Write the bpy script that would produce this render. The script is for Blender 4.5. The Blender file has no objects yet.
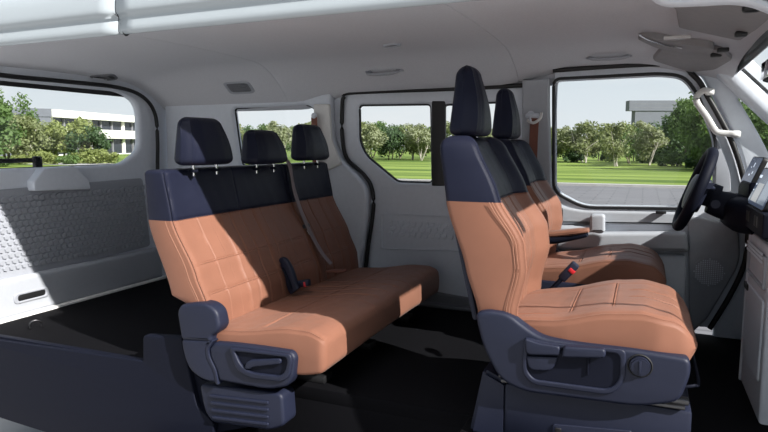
import bpy, bmesh, math, random
from mathutils import Vector, Matrix
R = random.Random(7)
SC = bpy.context.scene
COL = SC.collection
rad = math.radians
# ------------------------------------------------------------------ camera
FPX, YAW, PIT, CAM = 605.0, rad(23.2), rad(6.6), Vector((0, -2.64, .95))
cd = bpy.data.cameras.new('camera'); cam = bpy.data.objects.new('camera', cd); COL.objects.link(cam)
cd.sensor_width = 36; cd.lens = 36 * FPX / 768; cd.clip_start = .05; cd.clip_end = 1000
cam.location = CAM; cam.rotation_euler = (math.pi / 2 - PIT, 0, YAW); SC.camera = cam
FW = Vector((-math.sin(YAW) * math.cos(PIT), math.cos(YAW) * math.cos(PIT), -math.sin(PIT)))
RT = Vector((math.cos(YAW), math.sin(YAW), 0)); UP = RT.cross(FW)

def on(px, py, ax, v):
    """point of the plane axis = v that the photo shows at pixel px, py (measuring aid)"""
    d = FW + RT * ((px - 384) / FPX) + UP * ((216 - py) / FPX)
    return CAM + d * ((v - CAM[ax]) / d[ax])
def W(Y, *pts):
    out = []
    for p in pts:
        q = on(p[0], p[1], 1, Y); out.append((q.x, q.z) + tuple(p[2:]))
    return out
def T(X, *pts):
    out = []
    for p in pts:
        q = on(p[0], p[1], 0, X); out.append((q.y, q.z) + tuple(p[2:]))
    return out

# ------------------------------------------------------------------ materials
def srgb(r, g, b):
    f = lambda c: c / 12.92 if c <= .04045 else ((c + .055) / 1.055) ** 2.4
    return (f(r / 255), f(g / 255), f(b / 255), 1)
def mat(name, col, rough=.5, metal=0., var=.06, scale=40., bump=0., bscale=400., spec=.5, tex='NOISE'):
    m = bpy.data.materials.new(name); m.use_nodes = True
    N, L = m.node_tree.nodes, m.node_tree.links
    b = N['Principled BSDF']
    b.inputs['Roughness'].default_value = rough; b.inputs['Metallic'].default_value = metal
    b.inputs['Specular IOR Level'].default_value = spec
    tc = N.new('ShaderNodeTexCoord')
    n = N.new('ShaderNodeTexNoise'); n.inputs['Scale'].default_value = scale; n.inputs['Detail'].default_value = 4
    L.new(tc.outputs['Object'], n.inputs['Vector'])
    r = N.new('ShaderNodeMapRange'); r.inputs[3].default_value = 1 - var; r.inputs[4].default_value = 1 + var
    r.inputs[1].default_value = .25; r.inputs[2].default_value = .75
    L.new(n.outputs['Fac'], r.inputs[0])
    mx = N.new('ShaderNodeVectorMath'); mx.operation = 'SCALE'; mx.inputs[0].default_value = col[:3]
    L.new(r.outputs[0], mx.inputs['Scale']); L.new(mx.outputs[0], b.inputs['Base Color'])
    if bump:
        if tex == 'VORONOI':
            t = N.new('ShaderNodeTexVoronoi'); o = t.outputs['Distance']
        else:
            t = N.new('ShaderNodeTexNoise'); t.inputs['Detail'].default_value = 3; o = t.outputs['Fac']
        t.inputs['Scale'].default_value = bscale
        L.new(tc.outputs['Object'], t.inputs['Vector'])
        bp = N.new('ShaderNodeBump'); bp.inputs['Strength'].default_value = bump; bp.inputs['Distance'].default_value = .002
        L.new(o, bp.inputs['Height']); L.new(bp.outputs[0], b.inputs['Normal'])
    return m
def emit(name, col, strength):
    m = mat(name, (.01, .01, .012, 1), .15)
    b = m.node_tree.nodes['Principled BSDF']
    b.inputs['Emission Color'].default_value = col; b.inputs['Emission Strength'].default_value = strength
    return m
def glass(name, tint=(.97, .98, .98), refl=.06):
    m = bpy.data.materials.new(name); m.use_nodes = True
    N, L = m.node_tree.nodes, m.node_tree.links
    N.remove(N['Principled BSDF'])
    t = N.new('ShaderNodeBsdfTransparent'); t.inputs[0].default_value = (*tint, 1)
    g = N.new('ShaderNodeBsdfGlossy'); g.inputs['Roughness'].default_value = .02
    mx = N.new('ShaderNodeMixShader')
    mx.inputs[0].default_value = .015; L.new(t.outputs[0], mx.inputs[1]); L.new(g.outputs[0], mx.inputs[2])
    L.new(mx.outputs[0], N['Material Output'].inputs[0])
    return m
M = dict(
    tan=mat('tan_leather', (.225, .100, .064, 1), .46, var=.06, scale=9, bump=.2, bscale=900, tex='VORONOI', spec=.22),
    stitch=mat('tan_stitching', (.36, .18, .12, 1), .6, spec=.3),
    navy=mat('navy_leather', (.0115, .0135, .028, 1), .42, var=.08, scale=9, bump=.25, bscale=900, tex='VORONOI', spec=.16),
    navyp=mat('navy_plastic', (.012, .015, .032, 1), .5, var=.05, bump=.12, bscale=1200, spec=.3),
    navyd=mat('dark_navy_plastic', (.0055, .0068, .0145, 1), .6, bump=.1, bscale=1200, spec=.12),
    black=mat('black_rubber', (.008, .008, .009, 1), .5),
    carpet=mat('black_carpet', (.0032, .0032, .0045, 1), .95, var=.4, scale=300, bump=.7, bscale=700, spec=.1),
    trim=mat('light_grey_trim', (.63, .665, .725, 1), .5, var=.03, bump=.12, bscale=900),
    trimg=mat('soft_grey_trim', (.385, .405, .44, 1), .5, var=.03, bump=.12, bscale=900),
    trimb=mat('pale_grey_trim', (.70, .69, .67, 1), .5, var=.02, bump=.1, bscale=900),
    trimm=mat('mid_grey_trim', (.32, .335, .37, 1), .55, var=.04, bump=.15, bscale=900),
    trimd=mat('slate_grey_trim', (.14, .145, .16, 1), .55, var=.04, bump=.15, bscale=900),
    head=mat('headliner_fabric', (.56, .565, .60, 1), .9, var=.05, scale=120, bump=.25, bscale=1500, spec=.2),
    headd=mat('dark_headliner_plastic', (.24, .23, .235, 1), .6, var=.05),
    paint=mat('pale_blue_paint', (.40, .445, .475, 1), .18, var=.01, spec=.6),
    chrome=mat('chrome', (.75, .75, .77, 1), .15, 1.0),
    steel=mat('dull_steel', (.10, .10, .105, 1), .35, 1.0),
    belt=mat('grey_brown_webbing', (.25, .195, .20, 1), .7, var=.15, scale=600, bump=.4, bscale=900),
    beltb=mat('rust_webbing', (.20, .075, .05, 1), .7, var=.15, scale=600),
    red=mat('red_button', (.55, .02, .03, 1), .35),
    white=mat('white_mark', (.75, .75, .75, 1), .5),
    screen=emit('dark_screen', (.10, .13, .20, 1), .5),
    uia=emit('screen_symbol', (.75, .85, 1, 1), .9),
    uib=emit('screen_map', (.42, .42, .43, 1), .6),
    uic=emit('screen_tile_blue', (.30, .36, .46, 1), .5),
    hazard=emit('hazard_symbol', (.9, .12, .06, 1), .5),
    mirror=mat('mirror_glass', (.8, .8, .82, 1), .02, 1.0, var=0),
    glass=glass('clear_glass'),
    lens=mat('lamp_lens', (.55, .54, .53, 1), .2),
    bark=mat('bark', (.16, .13, .10, 1), .9, var=.3, scale=20),
    barkp=mat('pale_bark', (.42, .39, .34, 1), .9, var=.3, scale=20),
    bwhite=mat('white_cladding', (.80, .78, .74, 1), .7, var=.02, scale=2),
    bgrey=mat('grey_cladding', (.125, .135, .165, 1), .6, var=.04, scale=1),
    bgreyd=mat('dark_grey_cladding', (.22, .22, .24, 1), .6, var=.04, scale=1),
    bglass=mat('dark_window_glass', (.03, .035, .045, 1), .08, var=0),
    kerb=mat('kerb_stone', (.36, .355, .345, 1), .8, var=.1, scale=3),
)
def leafmat(name, col, var=.35):
    m = mat(name, col, .55, var=var, scale=1.3, spec=.3)
    N, L = m.node_tree.nodes, m.node_tree.links
    b = N['Principled BSDF']
    tr = N.new('ShaderNodeBsdfTranslucent'); tr.inputs[0].default_value = (col[0] * 1.2, col[1] * 1.25, col[2] * .7, 1)
    ad = N.new('ShaderNodeMixShader'); ad.inputs[0].default_value = .35
    L.new(b.outputs[0], ad.inputs[1]); L.new(tr.outputs[0], ad.inputs[2]); L.new(ad.outputs[0], N['Material Output'].inputs[0])
    return m
_b = M['tan'].node_tree.nodes['Principled BSDF']; _b.inputs['Sheen Weight'].default_value = .05; _b.inputs['Sheen Roughness'].default_value = .5
M['leaf_olive'] = leafmat('olive_leaves', (.215, .245, .115, 1))
M['leaf_green'] = leafmat('green_leaves', (.115, .185, .06, 1))
M['leaf_dark'] = leafmat('dark_leaves', (.07, .12, .052, 1))
M['leaf_yellow'] = leafmat('yellow_green_leaves', (.245, .285, .10, 1))
M['leaf_pale'] = leafmat('pale_leaves', (.265, .29, .175, 1))

# lawn: tree-shade bands painted into the colour, blades of different green
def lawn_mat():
    m = mat('shade_banded_grass', (.2, .3, .05, 1), .9, spec=.1)
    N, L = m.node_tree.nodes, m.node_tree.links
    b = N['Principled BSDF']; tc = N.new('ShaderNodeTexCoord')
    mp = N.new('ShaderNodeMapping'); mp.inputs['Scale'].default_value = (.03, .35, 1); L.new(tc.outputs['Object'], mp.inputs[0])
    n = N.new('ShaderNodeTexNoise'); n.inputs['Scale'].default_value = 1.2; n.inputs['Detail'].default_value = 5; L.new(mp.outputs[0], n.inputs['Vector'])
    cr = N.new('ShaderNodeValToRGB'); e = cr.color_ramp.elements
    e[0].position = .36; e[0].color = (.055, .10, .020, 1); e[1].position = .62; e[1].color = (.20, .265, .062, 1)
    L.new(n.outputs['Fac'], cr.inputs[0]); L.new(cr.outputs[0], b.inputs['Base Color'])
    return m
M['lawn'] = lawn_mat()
def pave_mat():
    m = mat('grey_pavers', (.3, .3, .31, 1), .8, spec=.3)
    N, L = m.node_tree.nodes, m.node_tree.links
    b = N['Principled BSDF']; tc = N.new('ShaderNodeTexCoord')
    br = N.new('ShaderNodeTexBrick'); br.inputs['Scale'].default_value = .55; br.inputs['Mortar Size'].default_value = .012
    br.inputs['Color1'].default_value = (.135, .135, .145, 1); br.inputs['Color2'].default_value = (.155, .155, .165, 1); br.inputs['Mortar'].default_value = (.095, .095, .10, 1)
    L.new(tc.outputs['Object'], br.inputs['Vector']); L.new(br.outputs[0], b.inputs['Base Color'])
    return m
M['pave'] = pave_mat()
M['concrete'] = mat('pale_concrete', (.34, .335, .33, 1), .8, var=.05, scale=2)

# ------------------------------------------------------------------ mesh helpers
def link(name, me, m, parent=None, smooth=35):
    if m is not None and not me.materials: me.materials.append(m)
    for p in me.polygons: p.use_smooth = True
    if smooth: me.set_sharp_from_angle(angle=rad(smooth))
    me.name = name
    o = bpy.data.objects.new(name, me); COL.objects.link(o)
    if parent is not None: o.parent = parent
    return o
def finish(name, bm, m, parent=None, smooth=35, recalc=True):
    if recalc: bmesh.ops.recalc_face_normals(bm, faces=bm.faces)
    me = bpy.data.meshes.new(name); bm.to_mesh(me); bm.free()
    return link(name, me, m, parent, smooth)
def thing(name, label, cat, group=None, kind=None):
    o = bpy.data.objects.new(name, None); COL.objects.link(o)
    return tag(o, label, cat, group, kind)
def tag(o, label, cat, group=None, kind=None):
    if label: o['label'] = label
    if cat: o['category'] = cat
    if group: o['group'] = group
    if kind: o['kind'] = kind
    return o
def base(o, x, y, z):
    """move an Empty to its thing's base, keeping the children where they are"""
    o.location = (x, y, z)
    for c in o.children: c.location = c.location - Vector((x, y, z))
    return o
def fillet(pts, r=0., n=5):
    out = []; k = len(pts)
    for i in range(k):
        p = Vector(pts[i][:2]); rr = pts[i][2] if len(pts[i]) > 2 else r
        a = Vector(pts[i - 1][:2]) - p; b = Vector(pts[(i + 1) % k][:2]) - p
        if rr <= 0 or a.length < 1e-6 or b.length < 1e-6: out.append(p); continue
        d = min(rr, a.length * .48, b.length * .48)
        p0, p1 = p + a.normalized() * d, p + b.normalized() * d
        for j in range(n + 1):
            t = j / n
            out.append(p0 * (1 - t) ** 2 + p * 2 * t * (1 - t) + p1 * t * t)
    return out
AX = {  # (u, v, w) -> world ; w points at the viewer's side
    'wall': lambda p, d: (p.x, d - p.z, p.y),     # u = X, v = Z, faces -Y
    'gate': lambda p, d: (d + p.z, p.x, p.y),     # u = Y, v = Z, faces +X
    'dash': lambda p, d: (d - p.z, -p.x, p.y),    # u = -Y, v = Z, faces -X
    'flat': lambda p, d: (p.x, p.y, d + p.z)}     # u = X, v = Y, faces up
def plate(name, outer, holes, axis, d, thick, bev, m, parent=None, seg=2, r=0., xf=None):
    """flat piece with rounded edges; its front face lies at d"""
    cu = bpy.data.curves.new(name, 'CURVE'); cu.dimensions = '2D'; cu.fill_mode = 'BOTH'
    cu.extrude = max(thick / 2 - bev, 1e-4); cu.bevel_depth = bev; cu.bevel_resolution = seg; cu.offset = -bev
    for ring in [outer] + list(holes):
        ps = fillet(ring, r); sp = cu.splines.new('POLY'); sp.points.add(len(ps) - 1)
        for q, p in zip(sp.points, ps): q.co = (p.x, p.y, 0, 1)
        sp.use_cyclic_u = True
    if bev <= 0: cu.offset = 0
    o = bpy.data.objects.new(name, cu); COL.objects.link(o)
    dg = bpy.context.evaluated_depsgraph_get()
    me = bpy.data.meshes.new_from_object(o.evaluated_get(dg))
    bpy.data.objects.remove(o); bpy.data.curves.remove(cu)
    for v in me.vertices:
        c = v.co.copy(); c.z -= thick / 2
        v.co = AX[axis](c, d)
        if xf: v.co = xf(v.co)
    bm = bmesh.new(); bm.from_mesh(me); bpy.data.meshes.remove(me)
    bmesh.ops.remove_doubles(bm, verts=bm.verts, dist=1e-5)
    return finish(name, bm, m, parent, 28)
def add_box(bm, c, s, rot=None, bev=0., seg=2):
    b2 = bmesh.new(); bmesh.ops.create_cube(b2, size=1)
    for v in b2.verts: v.co = Vector((v.co.x * s[0], v.co.y * s[1], v.co.z * s[2]))
    if bev: bmesh.ops.bevel(b2, geom=list(b2.edges), offset=min(bev, min(s) * .45), segments=seg, affect='EDGES', profile=.5)
    for v in b2.verts: v.co = (rot @ v.co if rot is not None else v.co) + Vector(c)
    t = bpy.data.meshes.new('t'); b2.to_mesh(t); b2.free(); bm.from_mesh(t); bpy.data.meshes.remove(t)
    return bm
def box(name, c, s, m, parent=None, bev=.004, rot=None):
    bm = bmesh.new(); add_box(bm, c, s, rot, bev); return finish(name, bm, m, parent)
def hexa(name, lo, hi, m, parent=None, bev=.004):
    return box(name, [(a + b) / 2 for a, b in zip(lo, hi)], [abs(b - a) for a, b in zip(lo, hi)], m, parent, bev)
def smooth_path(pts, n=8, closed=False):
    P = [Vector(p) for p in pts]; out = []
    k = len(P); rng = range(k if closed else k - 1)
    for i in rng:
        p0 = P[i - 1] if (i > 0 or closed) else P[0]; p1 = P[i]; p2 = P[(i + 1) % k]; p3 = P[(i + 2) % k] if (i + 2 < k or closed) else P[-1]
        for j in range(n):
            t = j / n
            out.append(.5 * ((2 * p1) + (p2 - p0) * t + (2 * p0 - 5 * p1 + 4 * p2 - p3) * t * t + (-p0 + 3 * p1 - 3 * p2 + p3) * t ** 3))
    if not closed: out.append(P[-1])
    return out
def add_sweep(bm, path, ru, rv=None, sides=10, closed=False, up=(0, 0, 1), power=2., radii=None):
    """superellipse section swept along a path"""
    rv = rv or ru; rings = []; n = len(path)
    for i, p in enumerate(path):
        a = path[i - 1] if (i > 0 or closed) else p; b = path[(i + 1) % n] if (i < n - 1 or closed) else p
        t = (b - a).normalized(); u = t.cross(Vector(up))
        if u.length < 1e-4: u = t.cross(Vector((1, 0, 0)))
        u.normalize(); v = u.cross(t).normalized(); k = radii[i] if radii else 1
        ring = []
        for j in range(sides):
            an = 2 * math.pi * (j + .5) / sides; c, s = math.cos(an), math.sin(an)
            cu = math.copysign(abs(c) ** (2 / power), c); sv = math.copysign(abs(s) ** (2 / power), s)
            ring.append(bm.verts.new(p + u * cu * ru * k + v * sv * rv * k))
        rings.append(ring)
    for i in range(n if closed else n - 1):
        A, B = rings[i], rings[(i + 1) % n]
        for j in range(sides): bm.faces.new((A[j], A[(j + 1) % sides], B[(j + 1) % sides], B[j]))
    if not closed: bm.faces.new(rings[0][::-1]); bm.faces.new(rings[-1])
def tube(name, pts, ru, m, parent=None, rv=None, sides=10, closed=False, up=(0, 0, 1), power=2., n=6, radii=None, smooth=40):
    bm = bmesh.new(); path = smooth_path(pts, n, closed) if n > 1 else [Vector(p) for p in pts]
    rr = None
    if radii:
        rr = []
        for i in range(len(path)):
            f = i / max(len(path) - 1, 1) * (len(radii) - 1); a = int(f); b = min(a + 1, len(radii) - 1); rr.append(radii[a] * (1 - f + a) + radii[b] * (f - a))
    add_sweep(bm, path, ru, rv, sides, closed, up, power, rr)
    return finish(name, bm, m, parent, smooth)
def disc(name, c, axis, r, h, m, parent=None, seg=24, bev=.002):
    bm = bmesh.new(); bmesh.ops.create_cone(bm, cap_ends=True, segments=seg, radius1=r, radius2=r, depth=h)
    if bev:
        es = [e for e in bm.edges if len(e.link_faces) == 2 and any(len(f.verts) > 4 for f in e.link_faces)]
        bmesh.ops.bevel(bm, geom=es, offset=bev, segments=2, affect='EDGES')
    q = Vector((0, 0, 1)).rotation_difference(Vector(axis)).to_matrix()
    for v in bm.verts: v.co = q @ v.co + Vector(c)
    return finish(name, bm, m, parent)
def lerp(tab, a):
    if a <= tab[0][0]: return tab[0][1]
    for (x0, y0), (x1, y1) in zip(tab, tab[1:]):
        if a <= x1:
            t = (a - x0) / (x1 - x0); t = t * t * (3 - 2 * t) * .4 + t * .6
            return y0 + (y1 - y0) * t
    return tab[-1][1]

def pad(a0, a1, back, front, hw, emit_pt, na=36, ny=22, ra=(.03, .03), rc=.035, bol=0., bolw=.3, crown=.0,
        vg=(), hg=(), hgr=None, gw=.0045, gd=.0055, piping=True, ryl=None, endn=5, wob=0.):
    """upholstered pad. a runs along it, y across, depth from back(a) to front(a); emit_pt(a, y, depth) -> world.
    vg: seams running along a [(y, a_from, a_to)], hg: seams across [(a, y_from, y_to)]. Returns the grid of points and the meaning of its columns"""
    A = set()
    def add(S, v, lo, hi):
        if lo <= v <= hi: S.add(round(v, 5))
    for i in range(na + 1): A.add(round(a0 + ra[0] + (a1 - a0 - ra[0] - ra[1]) * i / na, 5))
    for g in hg:
        A = {v for v in A if abs(v - g[0]) > gw * 1.6 or False}
        for k in (-1.6, -.8, 0, .8, 1.6): add(A, g[0] + k * gw, a0 + ra[0], a1 - ra[1])
    A = sorted(A)
    ends0 = [(a0 + ra[0] * (1 - math.cos(math.pi / 2 * j / endn)), ra[0] * (1 - math.sin(math.pi / 2 * j / endn))) for j in range(endn)]
    ends1 = [(a1 - ra[1] * (1 - math.cos(math.pi / 2 * j / endn)), ra[1] * (1 - math.sin(math.pi / 2 * j / endn))) for j in range(endn)][::-1]
    st = ends0 + [(a, 0) for a in A] + ends1
    U = set(round(-1 + 2 * i / ny, 5) for i in range(ny + 1))
    HW = hw((a0 + a1) / 2)
    for g in vg:
        u = g[0] / HW; U = {v for v in U if abs(v - u) > gw * 1.6 / HW}
        for k in (-1.6, -.8, 0, .8, 1.6): add(U, u + k * gw / HW, -1, 1)
    U = sorted(U)
    rows = []
    for a, ins in st:
        h = hw(a) - ins; db = back(a) + ins; df = front(a) - ins
        if df - db < .004: m_ = (df + db) / 2; db, df = m_ - .002, m_ + .002
        r = min(rc, (df - db) * .45, h * .45)
        ring = []
        def bolster(u):
            t = max(0, (abs(u) - (1 - bolw)) / bolw); return bol * (t * t * (3 - 2 * t)) - crown * u * u
        edge = bolster(1)
        # front, from -y to +y
        for u in U:
            y = u * (h - r)
            dep = df + bolster(u)
            for g in vg:
                if g[1] <= a <= g[2]:
                    q = abs(y - g[0] * (h / HW)) / gw
                    if q < 1.2: dep += gd * (.25 if q < .4 else -(1 - q / 1.2) * 1.3)
            for g in hg:
                if g[1] <= y <= g[2]:
                    q = abs(a - g[0]) / gw
                    if q < 1.2: dep += gd * (.25 if q < .4 else -(1 - q / 1.2) * 1.3)
            if wob: dep += wob * math.sin(a * 61 + y * 23) * math.sin(y * 47 - a * 31)
            ring.append((y, dep))
        n = 5
        dfe = df + edge
        for j in range(1, n + 1):
            t = math.pi / 2 * j / n
            k = .0035 if piping and j == 2 else (-.002 if piping and j in (1, 3) else 0)
            ring.append((h - r + (r + k) * math.sin(t), dfe - r + (r + k) * math.cos(t)))
        for f in (.25, .5, .75): ring.append((h + .004 * math.sin(math.pi * f), dfe - r + (db + r - dfe + r) * f))
        for j in range(0, n + 1):
            t = math.pi / 2 * j / n; ring.append((h - r + r * math.cos(t), db + r - r * math.sin(t)))
        for f in (.33, .67): ring.append(((h - r) * (1 - 2 * f), db))
        m2 = [( -y, d) for y, d in ring[len(U):len(U) + n + 3 + n + 1]][::-1]
        ring += m2
        rows.append((a, [emit_pt(a, y, d) for y, d in ring]))
    return rows
def pad_mesh(name, rows, m, parent=None, sel=None, smooth=50, cap=True):
    bm = bmesh.new(); vs = [[bm.verts.new(p) for p in r] for _, r in rows]
    n = len(rows[0][1])
    for i in range(len(rows) - 1):
        am = (rows[i][0] + rows[i + 1][0]) / 2
        for j in range(n):
            q = (vs[i][j], vs[i][(j + 1) % n], vs[i + 1][(j + 1) % n], vs[i + 1][j])
            if sel is None or sel(am, sum((v.co for v in q), Vector()) / 4):
                bm.faces.new(q)
    if cap:
        if sel is None or sel(rows[0][0], sum(rows[0][1], Vector()) / n): bm.faces.new(vs[0][::-1])
        if sel is None or sel(rows[-1][0], sum(rows[-1][1], Vector()) / n): bm.faces.new(vs[-1])
    loose = [v for v in bm.verts if not v.link_faces]
    bmesh.ops.delete(bm, geom=loose, context='VERTS')
    return finish(name, bm, m, parent, smooth)
# ================================================================== THE VAN'S SHELL
YW = .84                                     # inner face of the driver's side
def structure(o, label=None):
    o['kind'] = 'structure'
    if label: o['label'] = label
    return o
# ---- floor: cabin carpet with a lower step towards the open side
structure(hexa('floor', (-1.98, -.56, -.10), (1.02, .88, -.035), M['carpet'], None, .01), 'black carpeted cabin floor between the seat rows')
structure(hexa('floor_step', (-1.98, -.98, -.42), (-.55, -.56, -.36), M['carpet'], None, .01), 'black step well on the open side of the cabin')
structure(hexa('floor_front', (-.55, -.98, -.10), (1.02, -.56, -.035), M['carpet'], None, .01), 'black carpet under the passenger seat')
structure(hexa('wall_riser', (-1.98, -.56, -.42), (-.55, -.52, -.09), M['carpet'], None, .004), 'black riser above the step well')
# ---- ceiling
def cove(x):
    if x < -2.45: return .24 - .09 * min(1, (-2.45 - x) / .8) ** 1.6
    t = [(-2.45, .24), (-2.05, .24), (-1.75, .15), (-.75, .14), (-.42, .065), (9, .065)]
    for (a, u), (b, v) in zip(t, t[1:]):
        if x <= b: return u + (v - u) * (x - a) / (b - a)
def ceil_z(x, y):
    z = 1.455 - .02 * (y / .75) ** 2
    if y > .42: z -= cove(x) * min(1, (y - .42) / .42) ** 2
    if x > -.1: z -= .125 * ((x + .1) / .55) ** 1.5
    if x < -2.45: z -= .075 * min(1, (-2.45 - x) / .8) ** 1.6
    return z
bm = bmesh.new(); g = []
xs = sorted([-3.25 + 3.63 * i / 60 for i in range(61)] + [-2.16, -2.156, -2.152, -.672, -.668, -.664]); ys = [-.745 + 1.615 * i / 40 for i in range(41)]
for x in xs:
    row = []
    for y in ys:
        z = ceil_z(x, y)
        row.append(bm.verts.new((x, y, z + (.004 if x in (-2.156, -.668) else 0))))
    g.append(row)
for i in range(len(xs) - 1):
    for j in range(len(ys) - 1): bm.faces.new((g[i][j], g[i + 1][j], g[i + 1][j + 1], g[i][j + 1]))
r = bmesh.ops.extrude_face_region(bm, geom=list(bm.faces))
for v in [v for v in r['geom'] if isinstance(v, bmesh.types.BMVert)]: v.co.z += .03
ceil = structure(finish('ceiling', bm, M['head'], None, 40), 'grey fabric headliner with two cross seams')
# outer roof: side rail above the open side, then over the top to the far side
def roof_sec(x):
    k = min(1, max(0, (x + .35) / .9)) ** 2 * .12
    return [(-.742, 1.405 - k), (-.775, 1.39 - k), (-.79, 1.41 - k), (-.785, 1.455 - k), (-.80, 1.475 - k), (-.80, 1.51 - k), (-.79, 1.56 - k), (-.765, 1.60 - k), (-.70, 1.63 - k), (-.55, 1.65 - k), (0, 1.665 - k), (.55, 1.65 - k), (.72, 1.63 - k), (.84, 1.57 - k), (.90, 1.48 - k), (.91, 1.40 - k), (.88, 1.385 - k)]
def roof_part(name, x0, x1, n, cut0=None):
    bm = bmesh.new(); rows = []
    for i in range(n + 1):
        x = x0 + (x1 - x0) * i / n
        path = smooth_path([(x, y, z) for y, z in roof_sec(x)], 4)
        rows.append([bm.verts.new(p) for p in path])
    for a, b in zip(rows, rows[1:]):
        for j in range(len(a) - 1): bm.faces.new((a[j], a[j + 1], b[j + 1], b[j]))
    bm.faces.new(rows[0][::-1] if x0 < -3 else rows[-1])
    o = finish(name, bm, M['paint'], ceil, 40)
    s = o.modifiers.new('solid', 'SOLIDIFY'); s.thickness = .004
    return o
GX = on(118, 26, 1, -.79).x
roof_part('roof_skin', -3.26, GX - .003, 14); roof_part('roof_skin', GX + .003, .40, 30)
tube('roof_gasket', [(GX + .02 * math.sin(i), y + .006, z) for i, (y, z) in enumerate(roof_sec(GX)[:5])], .006, M['black'], ceil, n=3)

# ---- rear quarter: trim panel with the fixed window
hole_q = W(.80, (232, 108, .03), (308, 104.5, .05), (316, 112, .03), (322, 150, .04), (318, 164, .04), (240, 166, .03))
quarter = W(.80, (330, 93, .02), (331, 132, .06), (338, 158, .10), (359, 178, .09), (367, 190, .08), (367, 212, .08), (361, 262, .05), (356, 330, .01))
q = [(-3.20, -.05), (-3.20, 1.40)] + quarter
structure(plate('wall_left', q, [hole_q], 'wall', .80, .07, .022, M['trim'], seg=4), 'grey rear quarter trim curving down beside the bench')
win = structure(plate('window_1', W(.84, (228, 100), (326, 98), (330, 170), (230, 172)), [], 'wall', .84, .004, 0, M['glass']), 'fixed quarter window above the bench')
tube('window_frame', [Vector((u, .832, v)) for u, v in [tuple(p) for p in fillet(hole_q)]], .008, M['black'], win, closed=True, n=1, sides=6)
structure(plate('trim_1', W(.775, (313, 104), (329, 104), (331, 140), (341, 164), (325, 172), (316, 168)), [], 'wall', .775, .03, .010, M['trimb'], r=.012), 'pale belt pillar cover behind the bench')
structure(plate('trim_2', [(-2.02, 1.285, .01), (-.46, 1.285, .01), (-.46, 1.345), (.20, 1.345, .03), (.20, 1.43), (-2.02, 1.43)], [], 'wall', .875, .04, .01, M['head'], seg=4), 'headliner edge above the side doors')
# ---- sliding door
d1 = W(.87, (330, 97, .05), (330, 135, .06), (336, 160, .1), (354, 176, .09), (362, 190, .08), (362, 210, .08), (355, 258, .06), (350, 321, .02), (480, 333, .01), (540, 330), (543, 82), (460, 88), (352, 92, .05))
h1 = W(.87, (358, 104.5, .03), (358.5, 142, .12), (365, 156, .10), (397, 182.5, .03), (432, 183.5, .03), (430.5, 103.5, .03))
h2 = W(.87, (443, 104, .03), (444, 184, .03), (505, 186, .03), (505, 101, .03))
door1 = thing('door_1', 'grey sliding side door with two windows between bench and front seats', None, None, 'structure')
plate('door_panel', d1, [h1, h2], 'wall', .87, .05, .016, M['trim'], door1, seg=4)
for h, nm in ((h1, 'window_pane'), (h2, 'window_pane')):
    plate(nm, [(Vector(p[:2]) - Vector((sum(a[0] for a in h) / len(h), sum(a[1] for a in h) / len(h)))) * 1.03 + Vector((sum(a[0] for a in h) / len(h), sum(a[1] for a in h) / len(h))) for p in h], [], 'wall', .91, .004, 0, M['glass'], door1)
    tube('window_seal', [Vector((p.x, .893, p.y)) for p in fillet(h)], .011, M['black'], door1, closed=True, n=1, sides=6)
plate('window_divider', W(.866, (431.5, 101), (431.5, 186), (445, 186), (445, 101)), [], 'wall', .866, .03, .006, M['black'], door1, r=.01)
seal = W(.85, (545, 84), (460, 88.5), (354, 92.5), (344, 97), (342, 106), (342, 135), (346.5, 158), (363, 174), (371.5, 188), (373, 210), (367, 255), (360, 321))
tube('door_seal', [(u, .853, v) for u, v in seal], .013, M['black'], door1, n=5)
pk = W(.868, (380, 213.5, .02), (452, 216, .02), (500, 218), (500, 254), (452, 251, .02), (380, 249, .02))
plate('pocket_frame', pk, [[((p[0] * .97 + pk[0][0] * .03 if i in (0, 5) else p[0]) + (.015 if i in (0, 5) else 0), p[1] * .94 + .44 * .06, .02) for i, p in enumerate(pk)]], 'wall', .862, .012, .004, M['trim'], door1)
def relief(name, cells, m, parent, axis, d, h=.006, inset=.25):
    """raised, chamfered tiles: one pattern, one mesh"""
    bm = bmesh.new()
    for poly in cells:
        c = sum((Vector(p) for p in poly), Vector((0, 0))) / len(poly)
        lo = [bm.verts.new(AX[axis](Vector((p[0], p[1], 0)), d)) for p in poly]
        hi = [bm.verts.new(AX[axis](Vector((*(Vector(p) * (1 - inset) + c * inset), h)), d)) for p in poly]
        bm.faces.new(hi)
        for i in range(len(poly)): bm.faces.new((lo[i], lo[(i + 1) % len(poly)], hi[(i + 1) % len(poly)], hi[i]))
    return finish(name, bm, m, parent, 10)
x0, x1, z0, z1 = pk[0][0] + .03, pk[3][0], pk[4][1] + .035, pk[0][1] - .02
def hexes(u0, u1, v0, v1, pw, ph):
    out = []
    for j in range(60):
        for i in range(60):
            a = u0 + i * pw + (pw / 2 if j % 2 else 0) - pw; b = v0 + j * ph
            poly = [(a + .004, b), (a + pw * .62, b - ph * .12), (a + pw - .002, b + ph * .42), (a + pw - .004, b + ph * .95), (a + pw * .38, b + ph * .80), (a, b + ph * .50)]
            if all(u0 < p[0] < u1 and v0 < p[1] < v1 for p in poly): out.append(poly)
    return out
cells = hexes(x0, x1, z0, z1, .040, .034)
relief('pocket_texture', cells, M['trim'], door1, 'wall', .872, .008, .26)
plate('lower_panel', W(.85, (376, 282, .02), (480, 300, .01), (540, 306), (540, 322), (480, 320), (366, 306, .02)), [], 'wall', .850, .03, .012, M['trimd'], door1, seg=3)
hexa('door_sill', (-1.72, .80, -.035), (-.45, .88, -.012), M['trimd'], door1, .006)
# ---- B pillar
structure(plate('trim_3', W(.80, (522, 80), (549, 78), (549, 110), (552, 205), (556, 240), (552, 330), (520, 330)), [], 'wall', .80, .06, .014, M['trimg'], seg=3), 'grey pillar cover behind the driver seat')
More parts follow.
